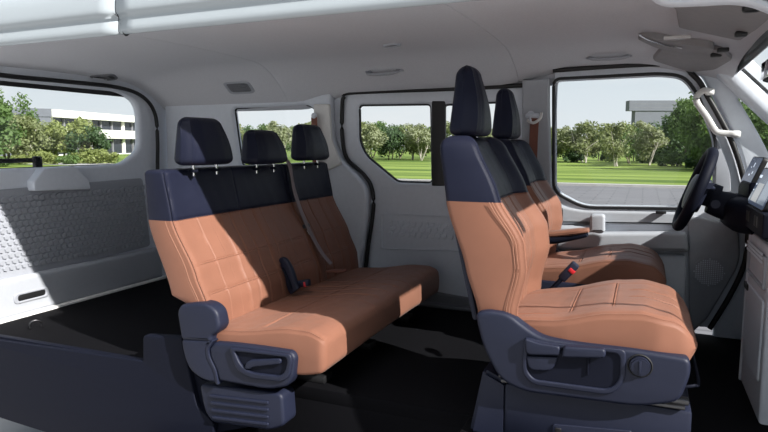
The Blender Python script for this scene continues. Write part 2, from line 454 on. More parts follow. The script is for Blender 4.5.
# ---- driver's door
d2 = [(-.475, -.02), (-.475, 1.385), (.10, 1.375, .03), (.235, 1.29, .05), (.30, 1.17, .1), (.41, .95, .1), (.47, .72, .08), (.492, .53, .08), (.485, .36, .1), (.43, .19, .08), (.35, .01)]
g2 = W(.84, (553.5, 79, .04), (660, 73.5, .05), (684, 76, .05), (697, 93, .05), (716, 140, .05), (716, 192), (690, 209), (583, 207.5, .06), (553.5, 192, .06))
door2 = thing('door_2', 'grey driver door with large clear window, armrest ledge and speaker', None, None, 'structure')
plate('door_panel', d2, [g2], 'wall', .84, .05, .012, M['trim'], door2, seg=4)
plate('window_pane', [(p[0] + (.02 if p[0] > 0 else -.01), p[1] + (.02 if p[1] > 1 else -.02)) for p in g2], [], 'wall', .875, .004, 0, M['glass'], door2)
tube('window_seal', [Vector((p.x, .838, p.y)) for p in fillet(g2)], .0085, M['black'], door2, closed=True, n=1, sides=6)
tube('door_seal', [(u, .822, v) for u, v in [(-.48, 1.36), (.08, 1.365), (.21, 1.30), (.28, 1.19), (.40, .96), (.47, .73), (.492, .53), (.485, .36), (.43, .19), (.35, .01)]], .013, M['black'], door2, n=6)
plate('sill_cap', W(.82, (560, 206, .01), (583, 210.5, .04), (688, 212.5, .01), (690, 226, .01), (560, 224, .01)), [], 'wall', .815, .05, .016, M['trimg'], door2, seg=4)
box('window_switch', (on(661, 212, 1, .80).x, .80, .608), (.05, .03, .014), M['black'], door2, .004)
plate('armrest_ledge', W(.78, (556, 226, .02), (592, 226, .02), (600, 232.5, .03), (686, 232, .02), (689, 252, .02), (556, 249, .02)), [], 'wall', .755, .09, .020, M['trimg'], door2, seg=4)
plate('grip_block', W(.77, (590, 214, .02), (605, 214, .02), (605, 232, .01), (590, 232, .01)), [], 'wall', .75, .06, .014, M['trimg'], door2, seg=4)
plate('map_pocket', W(.80, (556, 252, .01), (686, 255, .02), (687, 345, .02), (556, 330, .01)), [], 'wall', .795, .05, .016, M['trim'], door2, seg=3)
plate('kick_panel', W(.83, (688, 214, .03), (738, 226, .03), (740, 262, .06), (726, 286, .06), (707, 318, .02), (689, 335, .01)), [], 'wall', .812, .02, .010, M['trimm'], door2, seg=3)
c = on(709, 272, 1, .80)
sp = disc('speaker_grille', (c.x, .800, c.z), (0, -1, 0), .078, .012, M['trimm'], door2, 32, .004)
bm = bmesh.new()
for i in range(-7, 8):
    for j in range(-7, 8):
        if i * i + j * j < 50: add_box(bm, (c.x + i * .0098, .792, c.z + j * .0098), (.0055, .004, .0055))
finish('grille_mesh', bm, M['trim'], sp)
plate('sail_panel', W(.825, (716, 134, .02), (731, 172, .03), (731, 192, .01), (714, 196, .01)), [], 'wall', .822, .02, .006, M['trimm'], door2)
# ---- front pillars with the small fixed window
tri = [(.405, 1.20, .03), (.53, 1.115, .03), (.86, .84, .04), (.62, .80, .05), (.50, 1.035, .05)]
fp = [(.10, 1.40), (.45, 1.385, .02), (1.06, .745), (1.06, -.10), (.37, -.10), (.37, .02), (.45, .19, .08), (.505, .36, .1), (.51, .53, .08), (.49, .73, .08), (.42, .97, .1), (.31, 1.18, .1), (.245, 1.31, .05)]
wf = structure(plate('wall_front', fp, [tri], 'wall', .845, .06, .018, M['trim'], seg=4), 'grey windscreen pillar trim ahead of the driver door')
w2 = structure(plate('window_2', [(p[0] * 1.0, p[1]) for p in [(.38, 1.23), (.55, 1.13), (.90, .83), (.58, .77), (.46, 1.03)]], [], 'wall', .878, .004, 0, M['glass']), 'small fixed window ahead of the driver door')
# windscreen: tilted pane between header and cowl, with its black edge
SA, SB = Vector((.388, 0, 1.345)), Vector((1.05, 0, .69)); sd = SB - SA; sn = Vector((-sd.z, 0, sd.x)).normalized()
def wsx(p):  # the flat plate is built in (y, slope) and laid onto the slope
    return SA + sd * p.y + Vector((0, p.x, 0)) + sn * p.z
plate('windscreen', [(-.76, -.03), (.805, -.03), (.87, 1.0), (-.86, 1.0)], [], 'flat', 0, .005, 0, M['glass'], None, xf=wsx).name = 'window_3'
structure(bpy.data.objects['window_3'], 'windscreen beyond the dashboard')
plate('windscreen_frame', [(-.80, -.04), (.815, -.04), (.885, 1.03), (-.90, 1.03)], [[(-.785, .004, .01), (.80, .004, .03), (.86, .97, .05), (-.885, .97, .01)]], 'flat', .012, .014, .002, M['black'], bpy.data.objects['window_3'], xf=wsx)
bm = bmesh.new(); add_sweep(bm, [Vector((.33, .825, 1.335)), Vector((.54, .845, 1.125)), Vector((1.06, .88, .61))], .05, .045, 14, power=3)
structure(finish('trim_4', bm, M['trim']), 'pale windscreen pillar above the small fixed window')
structure(hexa('wall_front_lower', (1.0, -.78, -.40), (1.06, .86, .72), M['trimd']), 'bulkhead under the windscreen').name = 'wall_cowl'

# ---- tailgate
XG = -3.22
gl = T(XG, (-40, 75), (0, 80), (118, 91.5, .06), (139, 103, .10), (140.5, 150, .07), (122, 164, .06), (96, 165.5), (0, 169), (-40, 170))
yl = -.86
outer = [(yl, -.04), (yl, 1.41), (.87, 1.41, .02), (.87, -.04)]
hole = [(-.80, gl[1][1], .1)] + [g for g in gl[1:7]] + [(-.80, gl[7][1], .1)]
door3 = thing('door_3', 'grey rear tailgate with wide window and textured lower panel', None, None, 'structure')
plate('tailgate_panel', outer, [hole], 'gate', XG, .06, .024, M['trim'], door3, seg=5)
plate('window_pane', [(-.84, .79), (-.84, 1.35), (.66, 1.35), (.66, .79)], [], 'gate', XG - .045, .004, 0, M['glass'], door3, r=.06)
plate('window_edge', [(-.85, .77), (-.85, 1.375), (.70, 1.375, .1), (.70, .77, .08)], [[(-.80, gl[7][1] + .002, .1), (-.80, gl[1][1] - .025, .1), (.52, gl[1][1] - .025, .06), (.585, 1.22, .1), (.59, .9, .07), (.48, gl[5][1] + .002, .06)]], 'gate', XG - .030, .014, .003, M['black'], door3)
lowp = T(XG + .022, (-120, 200), (0, 190, .01), (144, 178, .03), (152, 246, .03), (0, 284, .01), (-120, 320))
lowp[0] = (-.80, lowp[1][1], .03); lowp[5] = (-.80, lowp[4][1], .03)
plate('texture_field', lowp, [], 'gate', XG + .010, .012, .004, M['trimm'], door3)
cells = []
pw, ph = .037, .0345
for j in range(15):
    for i in range(44):
        a = -.80 + i * pw + (pw / 2 if j % 2 else 0); b = .265 + j * ph
        poly = [(a + .004, b), (a + pw * .62, b - ph * .12), (a + pw - .002, b + ph * .42), (a + pw - .004, b + ph * .95), (a + pw * .38, b + ph * .80), (a, b + ph * .50)]
        if all(-.79 < p[0] < .595 and .255 < p[1] < .700 for p in poly): cells.append(poly)
relief('woven_texture', cells, M['trimm'], door3, 'gate', XG + .0105, .009, .20)
plate('lower_rail', [(-.82, .0, .02), (-.82, .225, .04), (.70, .225, .04), (.70, .0, .02)], [], 'gate', XG + .045, .06, .022, M['trimg'], door3, seg=4)
hd = T(XG + .05, (33, 181, .01), (43, 168.5, .012), (74, 166, .012), (88, 180, .01), (90, 189, .01), (33, 191, .01))
plate('handle_cover', hd, [], 'gate', XG + .06, .08, .009, M['trim'], door3, seg=4)
cup = plate('pull_cup', [(-.44, .075, .03), (-.44, .135, .03), (-.22, .135, .03), (-.22, .075, .03)], [[(-.415, .088, .02), (-.415, .122, .02), (-.245, .122, .02), (-.245, .088, .02)]], 'gate', XG + .052, .014, .005, M['trimm'], door3, seg=3)
hexa('cup_recess', (XG + .03, -.42, .083), (XG + .0462, -.24, .127), M['black'], cup, .002)
tube('tailgate_seal', [(XG + .03, y, z) for y, z in [(-.80, 1.352)] + T(XG + .03, (0, 75), (60, 81), (118, 87.5), (143, 97), (155, 114), (157.5, 140), (157.5, 168), (158, 230))], .013, M['black'], door3, n=6)
bm = bmesh.new(); cth = on(0, 164, 0, XG - .1)
add_sweep(bm, [Vector((XG - .09, -.85, .862)), Vector((XG - .09, -.16, .868))], .008, .014, 8); add_box(bm, (XG - .075, -.15, .85), (.03, .05, .08), None, .008)
finish('wiper', bm, M['black'], door3)

# ---- load floor with its cut side
lf = thing('load_floor', 'dark navy raised load floor between the bench and the tailgate', None, None, 'structure'); lf.name = 'floor_load'
hexa('load_carpet', (-3.19, -.70, -.06), (-1.72, .80, .0), M['carpet'], lf, .004)
hexa('sill_plate', (-3.20, -.70, -.02), (-3.14, .80, .012), M['trimb'], lf, .006)
sd_ = W(-.72, (-330, 300), (-330, 398), (0, 418, .02), (50, 434, .03), (210, 476), (214, 424, .02), (197, 408, .04), (183, 345, .03), (182, 337, .015), (143, 335, .02), (143, 361, .005))
sd_[0] = (-3.24, -.014, .01); sd_[1] = (-3.24, -.37)
plate('side_panel', sd_, [], 'wall', -.722, .035, .007, M['navyd'], lf, seg=3)
plate('edge_lip', W(-.715, (-330, 300), (144, 366.5), (144, 362), (-330, 290))[1:3] + [(-3.24, .004), (-3.24, -.012)], [], 'wall', -.705, .03, .003, M['navyd'], lf)
for i, (x, y) in enumerate(((-2.9, .62), (-2.35, .66), (-2.9, -.55))):
    tube('tie_down_loop', [(x, y, -.004), (x, y, .03), (x + .012, y + .02, .045), (x + .024, y + .045, .03), (x + .024, y + .045, -.004)], .005, M['steel'], lf, n=4)
hexa('wheel_housing', (-2.95, .72, -.02), (-2.15, .80, .30), M['trimm'], lf, .05)
structure(tube('trim_5', [(-.02, -.735, 1.40), (.03, -.73, 1.352), (.12, -.72, 1.345), (.21, -.72, 1.34), (.28, -.72, 1.315), (.40, -.73, 1.235)], .028, M['trim'], None, rv=.012, n=6, sides=12, power=3), 'pale edge trim over the open front door')
# ================================================================== SEATS
def headrest(parent, x, y, z, zh, hw_b, hw_t, th, lean, ra1=.06, nar=.012, ex=1.3):
    rows = pad(0, zh, lambda a: -th / 2 + lean * a / zh, lambda a: th / 2 + (lean - nar) * a / zh + .012 * math.sin(math.pi * min(1, a / zh * 1.2)), lambda a: hw_b + (hw_t - hw_b) * (a / zh) ** ex,
               lambda a, yy, d: Vector((x + d, y + yy, z + a)), na=14, ny=14, ra=(.028, ra1), rc=.04, bol=-.006, bolw=.5, vg=[(-hw_b * .62, 0, zh), (hw_b * .62, 0, zh)], gd=.003)
    h = pad_mesh('headrest', rows, M['navy'], parent)
    for s in (-1, 1):
        tube('headrest_post', [(x, y + s * hw_b * .5, z - .045), (x, y + s * hw_b * .5, z + .03)], .006, M['chrome'], h, n=1)
        box('post_sleeve', (x, y + s * hw_b * .5, z - .024), (.03, .03, .014), M['navyd'], h, .004)
    return h

def front_seat(name, label, yc, s):
    """s = +1: outer side towards -Y"""
    o = thing(name, label, 'car seat', 'front seats')
    xf = lambda c: Vector((c.x, yc + s * (c.y + .45), c.z))
    E = lambda x, y, z: Vector((x, yc + s * y, z))
    rear = [(.30, -.475), (.40, -.49), (.55, -.535), (.76, -.605), (.98, -.643)]
    fr = [(.30, -.40), (.42, -.395), (.55, -.368), (.64, -.378), (.78, -.462), (.985, -.558)]
    hw = [(.30, .262), (.60, .268), (.78, .262), (.90, .245), (.985, .225)]
    rows = pad(.365, .985, lambda a: lerp(rear, a), lambda a: lerp(fr, a), lambda a: lerp(hw, a), lambda a, y, d: E(d, y, a),
               na=44, ny=26, ra=(.012, .04), rc=.02, bol=.038, bolw=.38, vg=[(-.155, 0, 2), (.155, 0, 2), (-.05, 0, .768), (.05, 0, .768)], hg=[(.768, -.3, .3)], wob=.0008)
    pad_mesh('backrest', rows, M['tan'], o, lambda a, c: a < .768)
    pad_mesh('shoulder_panel', rows, M['navy'], o, lambda a, c: a >= .768)['label'] = 'navy upper part of the backrest'
    # twin stitching along the outer bolster
    bm = bmesh.new()
    for off in (.016, .026):
        pts = [(lerp(fr, z) + .030 - off, -.2695 - .0012, z) for z in [.40 + .37 * i / 14 for i in range(15)]]
        add_sweep(bm, [E(*p) for p in smooth_path(pts, 2)], .0009, sides=5)
    finish('stitching', bm, M['stitch'], o)
    top = [(-.44, .372), (-.25, .400), (-.08, .445), (.02, .455), (.10, .440), (.172, .395)]
    bot = [(-.44, .26), (.10, .28), (.165, .315)]
    hwc = [(-.44, .235), (-.2, .262), (.06, .268), (.165, .245)]
    rows = pad(-.44, .172, lambda a: lerp(bot, a), lambda a: lerp(top, a), lambda a: lerp(hwc, a), lambda a, y, d: E(a, y, d - .012 * abs(y / .27) ** 3),
               na=36, ny=26, ra=(.015, .05), rc=.020, bol=.006, bolw=.42, vg=[(-.17, -1, .10), (.17, -1, .10), (-.05, -.02, .13), (.05, -.02, .13)], hg=[(-.20, -.17, .17), (-.07, -.17, .17)], wob=.001)
    pad_mesh('seat_cushion', rows, M['tan'], o)
    headrest(o, -.588, yc, .985, .254, .132, .062, .116, .010, .04, .045, 1.1)
    # outer side cover with its recess, levers and knob
    cov = W(-.735, (475, 313, .02), (487, 310, .03), (508, 313, .03), (524, 326, .06), (541, 337, .05), (575, 343, .1), (640, 350, .1), (690, 358.5, .02), (691, 374, .03), (680, 402, .03), (640, 407, .06), (524, 392, .05), (500, 380, .05), (482, 345, .1))
    sc_ = plate('side_cover', cov, [], 'wall', -.742, .055, .014, M['navyp'], o, 4, xf=xf)
    rec = W(-.742, (524, 336, .02), (546, 342, .04), (626, 349, .02), (626, 380, .05), (612, 395, .05), (532, 384, .03), (522, 372, .03))
    rin = W(-.742, (528, 341, .02), (548, 347, .03), (620, 353, .02), (620, 379, .05), (609, 389, .05), (534, 379, .03), (527, 370, .03))
    plate('recess_rim', rec, [rin], 'wall', -.750, .014, .005, M['navyp'], sc_, 3, xf=xf)
    plate('recess_floor', rin, [], 'wall', -.7425, .004, .0, M['navyd'], sc_, 2, xf=xf)
    plate('recline_lever', W(-.75, (525, 337, .01), (538, 342, .03), (560, 345.5, .01), (561, 355, .01), (526, 354, .02)), [], 'wall', -.762, .026, .007, M['navyp'], sc_, 3, xf=xf)
    plate('height_lever', W(-.75, (564, 345, .01), (606, 347.5, .015), (606, 357, .02), (562, 356, .01)), [], 'wall', -.768, .030, .008, M['navyp'], sc_, 3, xf=xf)
    plate('lever_foot', W(-.75, (526, 356, .01), (558, 357, .01), (553, 371, .04), (529, 370, .02)), [], 'wall', -.752, .014, .005, M['navyp'], sc_, 3, xf=xf)
    c = W(-.75, (640, 366.5), (588, 366))
    k = disc('lumbar_knob', E(c[0][0], -.298, c[0][1]), (0, -1, 0), .029, .022, M['navyp'], sc_, 32, .005)
    bm = bmesh.new(); add_sweep(bm, [E(c[0][0] + .033 * math.cos(t), -.293, c[0][1] + .033 * math.sin(t)) for t in [2 * math.pi * i / 32 for i in range(32)]], .003, sides=6, closed=True, up=(0, 1, 0)); finish('knob_ring', bm, M['black'], k)
    add = bmesh.new(); add_box(add, E(c[0][0], -.311, c[0][1]), (.008, .006, .04), None, .002); finish('knob_grip', add, M['navyp'], k)
    bm = bmesh.new(); add_box(bm, E(c[1][0], -.2955, c[1][1]), (.006, .006, .06), None, .002); finish('cover_slot', bm, M['navyd'], sc_)
    bm = bmesh.new(); add_box(bm, E(-.14, .262, .25), (.52, .03, .16), None, .012); finish('inner_cover', bm, M['navyp'], o)
    bm = bmesh.new(); add_box(bm, E(-.14, -.01, .235), (.54, .50, .07), None, .01); finish('seat_frame', bm, M['navyd'], o)
    # back shell
    bm = bmesh.new(); add_box(bm, E(-.56, 0, .58), (.02, .42, .46), Matrix.Rotation(rad(-13), 3, 'Y'), .008); finish('back_shell', bm, M['navyp'], o)
    # rails
    for yy in (-.235, .215):
        bm = bmesh.new(); add_box(bm, E(-.13, yy, .19), (.57, .035, .016), None, .003); add_box(bm, E(-.13, yy, .176), (.55, .055, .012), None, .003)
        finish('slide_rail', bm, M['steel'], o)
    bm = bmesh.new(); add_sweep(bm, [Vector(p) for p in smooth_path([E(.14, -.20, .22), E(.17, -.19, .225), E(.185, -.15, .225), E(.185, .15, .225), E(.17, .19, .225), E(.14, .20, .22)], 5)], .005, sides=8); finish('slide_handle', bm, M['navyd'], o)
    # pedestal
    bm = bmesh.new(); add_box(bm, E(-.115, .0, .065), (.56, .50, .20), None, .012)
    pd = finish('pedestal', bm, M['navyp'], o)
    pw = W(-.705, (552, 424, .01), (632, 431, .01), (632, 470, .01), (552, 464, .01))
    plate('pedestal_hatch', pw, [], 'wall', -.706, .01, .004, M['navyp'], pd, xf=xf)
    hp = W(-.71, (555, 428, .005), (561, 429, .005), (561, 450, .005), (555, 449, .005))
    plate('hatch_slot', hp, [], 'wall', -.708, .01, .002, M['black'], pd, xf=xf)
    bm = bmesh.new()
    pr = [(-.47, -.245), (-.47, .23), (-.385, .245), (-.385, -.25)]
    lo = [bm.verts.new(E(x - (.045 if x < -.4 else 0), y, -.035)) for x, y in pr]; hi = [bm.verts.new(E(x, y, .165 if x > -.4 else .20)) for x, y in pr]
    bm.faces.new(lo); bm.faces.new(hi)
    for i in range(4): bm.faces.new((lo[i], lo[(i + 1) % 4], hi[(i + 1) % 4], hi[i]))
    bmesh.ops.bevel(bm, geom=list(bm.edges), offset=.012, segments=2, affect='EDGES')
    finish('rear_cover', bm, M['navyp'], o)
    return o
ps = front_seat('passenger_seat', 'tan and navy leather front seat nearest the open side, with lever side cover', -.45, 1)
ds = front_seat('driver_seat', 'tan and navy leather seat behind the steering wheel, with folding armrest', .45, -1)
arm = tube('armrest', [(-.40, .165, .548), (-.30, .165, .555), (-.20, .160, .572), (-.155, .157, .580)], .040, M['tan'], ds, rv=.014, sides=16, power=3, n=5, radii=[.9, 1, 1, .7])
tube('armrest_underside', [(-.42, .165, .520), (-.30, .165, .530), (-.20, .160, .552), (-.16, .157, .562)], .037, M['navyd'], arm, rv=.020, sides=16, power=3, n=5, radii=[1.1, 1.05, .8, .6])
disc('armrest_pivot', (-.42, .185, .525), (0, 1, 0), .035, .05, M['navyd'], arm)
base(ps, -.11, -.45, -.035); base(ds, -.11, .45, -.035); ds.location.x -= .058

# ---- three-seat bench
bs = thing('bench_seat', 'three-seat tan and navy leather bench in front of the load floor', 'car seat')
rearb = [(.20, -1.66), (.30, -1.69), (.335, -1.785), (.64, -1.895), (.86, -1.905)]
frb = [(.20, -1.59), (.30, -1.60), (.43, -1.655), (.645, -1.765), (.86, -1.805)]
YB = -.03
def back_piece(yc, hw, vg, sel_extra=None):
    rows = pad(.20, .852, lambda a: lerp(rearb, a), lambda a: lerp(frb, a), lambda a: hw, lambda a, y, d: Vector((d, yc + y, a)),
               na=40, ny=int(60 * hw) + 10, ra=(.008, .018), rc=.016, bol=.008, bolw=.10 / hw, vg=vg, hg=[(.645, -1, 1), (.465, -hw + .03, hw - .03), (.345, -hw + .03, hw - .03)], gd=.005, wob=.001)
    a = pad_mesh('backrest', rows, M['tan'], bs, lambda a, c: a < .645)
    pad_mesh('shoulder_panel', rows, M['navy'], bs, lambda a, c: a >= .645)['label'] = 'navy upper part of the backrest'
    return a
back_piece(-.275, .455, [(-.30, 0, .645), (-.225, 0, .645), (-.15, 0, .645), (-.075, 0, .645), (.005, 0, 1), (.10, 0, .645), (.17, 0, .645), (.24, 0, .645), (.31, 0, .645)])
back_piece(.425, .238, [(-.15, 0, .645), (-.06, 0, .645), (.06, 0, .645), (.15, 0, .645)])
bm = bmesh.new()
for off in (.012, .021):
    add_sweep(bm, [Vector(p) for p in smooth_path([(lerp([(.30, -1.615), (.43, -1.675), (.645, -1.782)], z) - off, -.7315, z) for z in [.31 + .335 * i / 12 for i in range(13)]], 2)], .0013, sides=5)
finish('stitching', bm, M['stitch'], bs)
for y in (-.50, -.04, .42): headrest(bs, -1.772, y, .868 - (.008 if y == -.04 else 0), .205 - (.035 if y == -.04 else 0), .152, .112, .118, -.004, .035, .035, 1.2)
topb = [(-1.70, .205), (-1.45, .225), (-1.22, .262), (-1.13, .262), (-1.05, .235)]
botb = [(-1.70, .09), (-1.17, .085), (-1.05, .11)]
rows = pad(-1.66, -1.06, lambda a: lerp(botb, a), lambda a: lerp(topb, a), lambda a: .695, lambda a, y, d: Vector((a, YB + y, d - .008 * abs(y / .69) ** 6)),
           na=36, ny=54, ra=(.02, .03), rc=.018, bol=.002, bolw=.08,
           vg=[(-.60, -2, -1.1), (-.47, -2, -1.1), (-.34, -2, -1.1), (-.215, -2, 0), (-.10, -2, -1.1), (.01, -2, -1.1), (.12, -2, -1.1), (.235, -2, 0), (.36, -2, -1.1), (.46, -2, -1.1), (.58, -2, -1.1)],
           hg=[(-1.36, -.66, .66)], gd=.005, wob=.0014)
pad_mesh('seat_cushion', rows, M['tan'], bs)
sf = hexa('seat_frame', (-1.62, -.66, .06), (-1.16, .62, .10), M['black'], bs, .01)
for y in (-.48, -.02, .50):
    bm = bmesh.new(); add_box(bm, (-1.45, y, .02), (.40, .06, .10), None, .01)
    add_box(bm, (-1.46, y, -.018), (.56, .075, .034), None, .006)
    finish('leg', bm, M['black'], bs)
# outer covers at the open side
YO = -.755
cap = plate('recliner_cover', W(YO, (177.5, 312, .03), (181, 304.5, .03), (197, 302.5, .03), (208, 303.5, .03), (217.5, 311, .04), (220.5, 327, .02), (217, 333, .02), (212, 336, .01), (212, 342, .01), (182, 340, .02)), [], 'wall', YO - .008, .075, .016, M['navyp'], bs, 4)
plate('rear_side_cover', W(YO, (181.5, 339, .02), (212, 340, .01), (206.5, 348, .01), (207.5, 356, .02), (215, 371, .02), (217.5, 383, .01), (203, 380, .04), (190, 370, .05), (184, 355, .04)), [], 'wall', YO - .004, .06, .010, M['navyp'], bs, 4)
plate('cover_edge_strip', W(YO, (206.5, 347, .005), (212.5, 340), (214, 341), (209, 349, .01), (210, 356, .02), (217, 371, .02), (219, 384), (216.8, 384), (214.5, 371, .02), (207, 357, .02)), [], 'wall', YO - .006, .04, .002, M['navyp'], bs)
sc = plate('side_cover', W(YO, (209, 348, .01), (214, 342.5, .01), (233, 344, .02), (262, 347.5, .1), (291, 352, .02), (295, 358, .02), (292.5, 379, .02), (287, 387, .03), (267, 390, .04), (219, 381, .01), (216, 370, .02), (210, 357, .02)), [], 'wall', YO - .002, .06, .014, M['navyp'], bs, 4)
ro = W(YO, (231, 346.5, .01), (292, 353.5, .015), (293.5, 360, .02), (291, 376, .02), (284, 381, .03), (250, 377, .04), (237, 368, .03))
ri = W(YO, (236, 350.5, .01), (287.5, 356.5, .015), (289, 361, .02), (286.5, 371, .02), (281, 375, .03), (252, 371.5, .03), (242, 364.5, .03))
plate('recess_rim', ro, [ri], 'wall', YO - .014, .016, .006, M['navyp'], sc, 3)
plate('recess_floor', ri, [], 'wall', YO - .0025, .004, 0, M['navyd'], sc)
l1 = W(YO, (248, 361.5, .01), (252, 359, .01), (281, 357.5, .01), (283, 359, .01), (282.5, 363, .01), (255, 366, .01), (250, 368.5, .01), (246.5, 367, .01))
plate('fold_lever', l1, [], 'wall', YO - .016, .02, .006, M['navyp'], sc, 3)
bb = plate('base_cover', W(YO + .03, (200, 383, .03), (283, 393, .03), (285.5, 425, .02), (272, 430, .04), (213, 422, .04), (205.5, 411, .03)), [], 'wall', YO + .02, .10, .014, M['navyp'], bs, 4)
for i in range(4):
    y = 398.5 + i * 7.2
    plate('cover_ridge', W(YO + .02, (210 + i * .8, y - 4.5, .01), (269, y + 2.5, .01), (269, y + 5.5, .01), (210.5 + i * .8, y - 1.2, .01)), [], 'wall', YO + .0125, .012, .004, M['navyp'], bb, 2)
plate('inner_bracket', W(YO + .06, (180, 345, .02), (196, 378, .04), (262, 392, .02), (262, 425, .02), (214, 434, .03), (196, 425, .04), (188, 408, .04)), [], 'wall', YO + .06, .05, .008, M['navyd'], bs, 2)
base(bs, -1.42, YB, -.035)

# ---- belts and buckles
def ribbon(name, pts, m, parent, hw=.024, up=(0, 0, 1), n=8): return tube(name, pts, hw, m, parent, rv=.0022, sides=8, up=up, n=n, power=4)
sb = thing('seat_belt', 'dark webbing belt running down over the single backrest of the bench', 'seat belt', 'seat belts')
ribbon('webbing', [(-1.90, .185, .80), (-1.893, .185, .872), (-1.83, .187, .882), (-1.775, .19, .855), (-1.745, .197, .70), (-1.68, .21, .52), (-1.60, .225, .375), (-1.545, .235, .310)], M['belt'], sb)
box('belt_tongue', (-1.685, .211, .515), (.012, .065, .022), M['steel'], sb, .004, Matrix.Rotation(rad(-25), 3, 'Y'))
box('belt_stop', (-1.672, .213, .480), (.010, .022, .03), M['white'], sb, .003, Matrix.Rotation(rad(-25), 3, 'Y'))
box('belt_end', (-1.52, .245, .272), (.11, .06, .012), M['beltb'], sb, .004, Matrix.Rotation(rad(-4), 3, 'Y'))
base(sb, -1.6, .22, .30)
def buckle(name, label, p, q, m):
    o = thing(name, label, 'belt buckle', 'belt buckles')
    p, q = Vector(p), Vector(q); d = (q - p).normalized()
    tube('buckle_stalk', [p, p.lerp(q, .35), p.lerp(q, .62)], .020, M['navyd'], o, rv=.009, n=4, sides=12, up=(1, 0, 0), power=3)
    rot = Vector((0, 0, 1)).rotation_difference(d).to_matrix()
    box('buckle_body', p.lerp(q, .78), (.034, .042, (q - p).length * .5), M['navyp'], o, .006, rot)
    box('release_button', p.lerp(q, .86) + rot @ Vector((.006, -.006, .0)), (.026, .034, (q - p).length * .10), M['red'], o, .003, rot)
    return base(o, *p)
buckle('belt_buckle', 'red-button buckle standing beside the passenger seat cushion', (-.345, -.15, .345), (-.235, -.15, .478), 0)
buckle('belt_buckle', 'red-button buckle lying on the bench cushion near the middle backrest', (-1.60, -.115, .262), (-1.49, -.10, .282), 0)
o = thing('buckle_holder', 'dark curved buckle holder at the fold of the bench', 'buckle holder')
tube('holder_arm', [(-1.62, -.145, .38), (-1.605, -.145, .385), (-1.575, -.145, .34), (-1.555, -.145, .27), (-1.54, -.145, .245)], .028, M['navyp'], o, rv=.018, n=5, sides=14, up=(0, 1, 0), power=3, radii=[.5, .9, 1, 1.1, 1.1])
tube('holder_slot', [(-1.60, -.165, .36), (-1.565, -.168, .30), (-1.55, -.168, .26)], .006, M['navyd'], o, n=4)
base(o, -1.56, -.145, .25)
fb = thing('seat_belt', 'rust brown belt hanging on the pillar behind the driver seat', 'seat belt', 'seat belts')
ribbon('webbing', [(-.56, .765, 1.10), (-.563, .762, 1.05), (-.565, .762, .9), (-.565, .762, .5), (-.56, .765, .12)], M['beltb'], fb, .024, (0, 1, 0))
box('belt_guide', (-.575, .766, 1.115), (.075, .022, .026), M['trim'], fb, .008)
tube('guide_loop', [(-.60, .758, 1.09), (-.565, .75, 1.075), (-.53, .752, 1.10), (-.525, .756, 1.13)], .008, M['trimb'], fb, n=5)
base(fb, -.55, .77, .1)
rb = thing('seat_belt', 'rust brown belt on the pillar behind the last bench headrest', 'seat belt', 'seat belts')
ribbon('webbing', [(-1.93, .742, 1.13), (-1.925, .738, 1.0), (-1.92, .735, .85), (-1.92, .735, .03)], M['beltb'], rb, .022, (0, 1, 0))
disc('belt_guide', (-1.93, .742, 1.14), (0, 1, 0), .018, .02, M['trim'], rb, bev=.005)
base(rb, -1.925, .74, .03)
# ================================================================== CABIN FITTINGS
def onceil(px, py, dz=0.):
    d = FW + RT * ((px - 384) / FPX) + UP * ((216 - py) / FPX); t = 1.7
    while t < 6:
        p = CAM + d * t
        if p.z > ceil_z(p.x, p.y) + dz: return p
        t += .002
    return CAM + d * 3
def ceil_patch(name, pix, h, m, parent=None, r=.03, n=0, bev=.008):
    """low raised panel that follows the headliner; outline measured on the ceiling"""
    pts = [onceil(*p[:2]) for p in pix]
    ring = fillet([(p.x, p.y) + tuple(q[2:]) for p, q in zip(pts, pix)], r)
    c = sum(ring, Vector((0, 0))) / len(ring)
    bm = bmesh.new(); R_ = []
    for k, dz in ((1.0, -.0005), (1.0, -h + bev), (.985, -h + bev * .3), (.96, -h), (.6, -h), (.25, -h)):
        R_.append([bm.verts.new(((c + (p - c) * k).x, (c + (p - c) * k).y, ceil_z((c + (p - c) * k).x, (c + (p - c) * k).y) + dz)) for p in ring])
    for a, b in zip(R_, R_[1:]):
        for j in range(len(a)): bm.faces.new((a[j], a[(j + 1) % len(a)], b[(j + 1) % len(a)], b[j]))
    bm.faces.new(R_[-1]); bm.faces.new(R_[0][::-1])
    return finish(name, bm, m, parent, 40)
def at_ceiling(o):
    return o
# sun visors and the lens-shaped console between them
o = thing('sun_visor', 'large folded sun visor on the passenger half of the headliner', 'sun visor', 'sun visors')
v = ceil_patch('visor_panel', [(640, -40), (676, 4), (679, 23), (740, 36), (757, 24), (775, 8), (800, -40)], .022, M['headd'], o)
q = onceil(752, 7, -.02); box('visor_hinge', q, (.05, .04, .03), M['black'], o, .01)
q = onceil(741, 34, -.03); box('visor_clip', q, (.04, .03, .02), M['black'], o, .006)
o = thing('sun_visor', 'folded sun visor above the driver window', 'sun visor', 'sun visors')
ceil_patch('visor_panel', [(652, 57), (664, 43), (722, 46), (733, 56), (716, 66), (690, 69)], .020, M['headd'], o)
q = onceil(723, 50, -.025); box('visor_clip', q, (.045, .03, .018), M['black'], o, .005)
q = onceil(716, 55, -.025); box('visor_clip', q, (.045, .03, .018), M['black'], o, .005)
o = thing('overhead_console', 'lens-shaped grey console with bright rim on the headliner between the visors', 'overhead console')
ceil_patch('console_shell', [(638, 33, .005), (650, 31.5), (680, 37), (716, 41), (712, 48, .02), (684, 48), (655, 42)], .030, M['headd'], o, .06)
pp = [onceil(x, y, -.034) for x, y in ((639, 34.5), (648, 39.5), (660, 43.2), (672, 46), (682, 47.6))]
tube('bright_rim', pp, .0045, M['chrome'], o, n=4, sides=6)
pp = [onceil(x, y, -.036) for x, y in ((664, 34.5), (690, 40.5))]
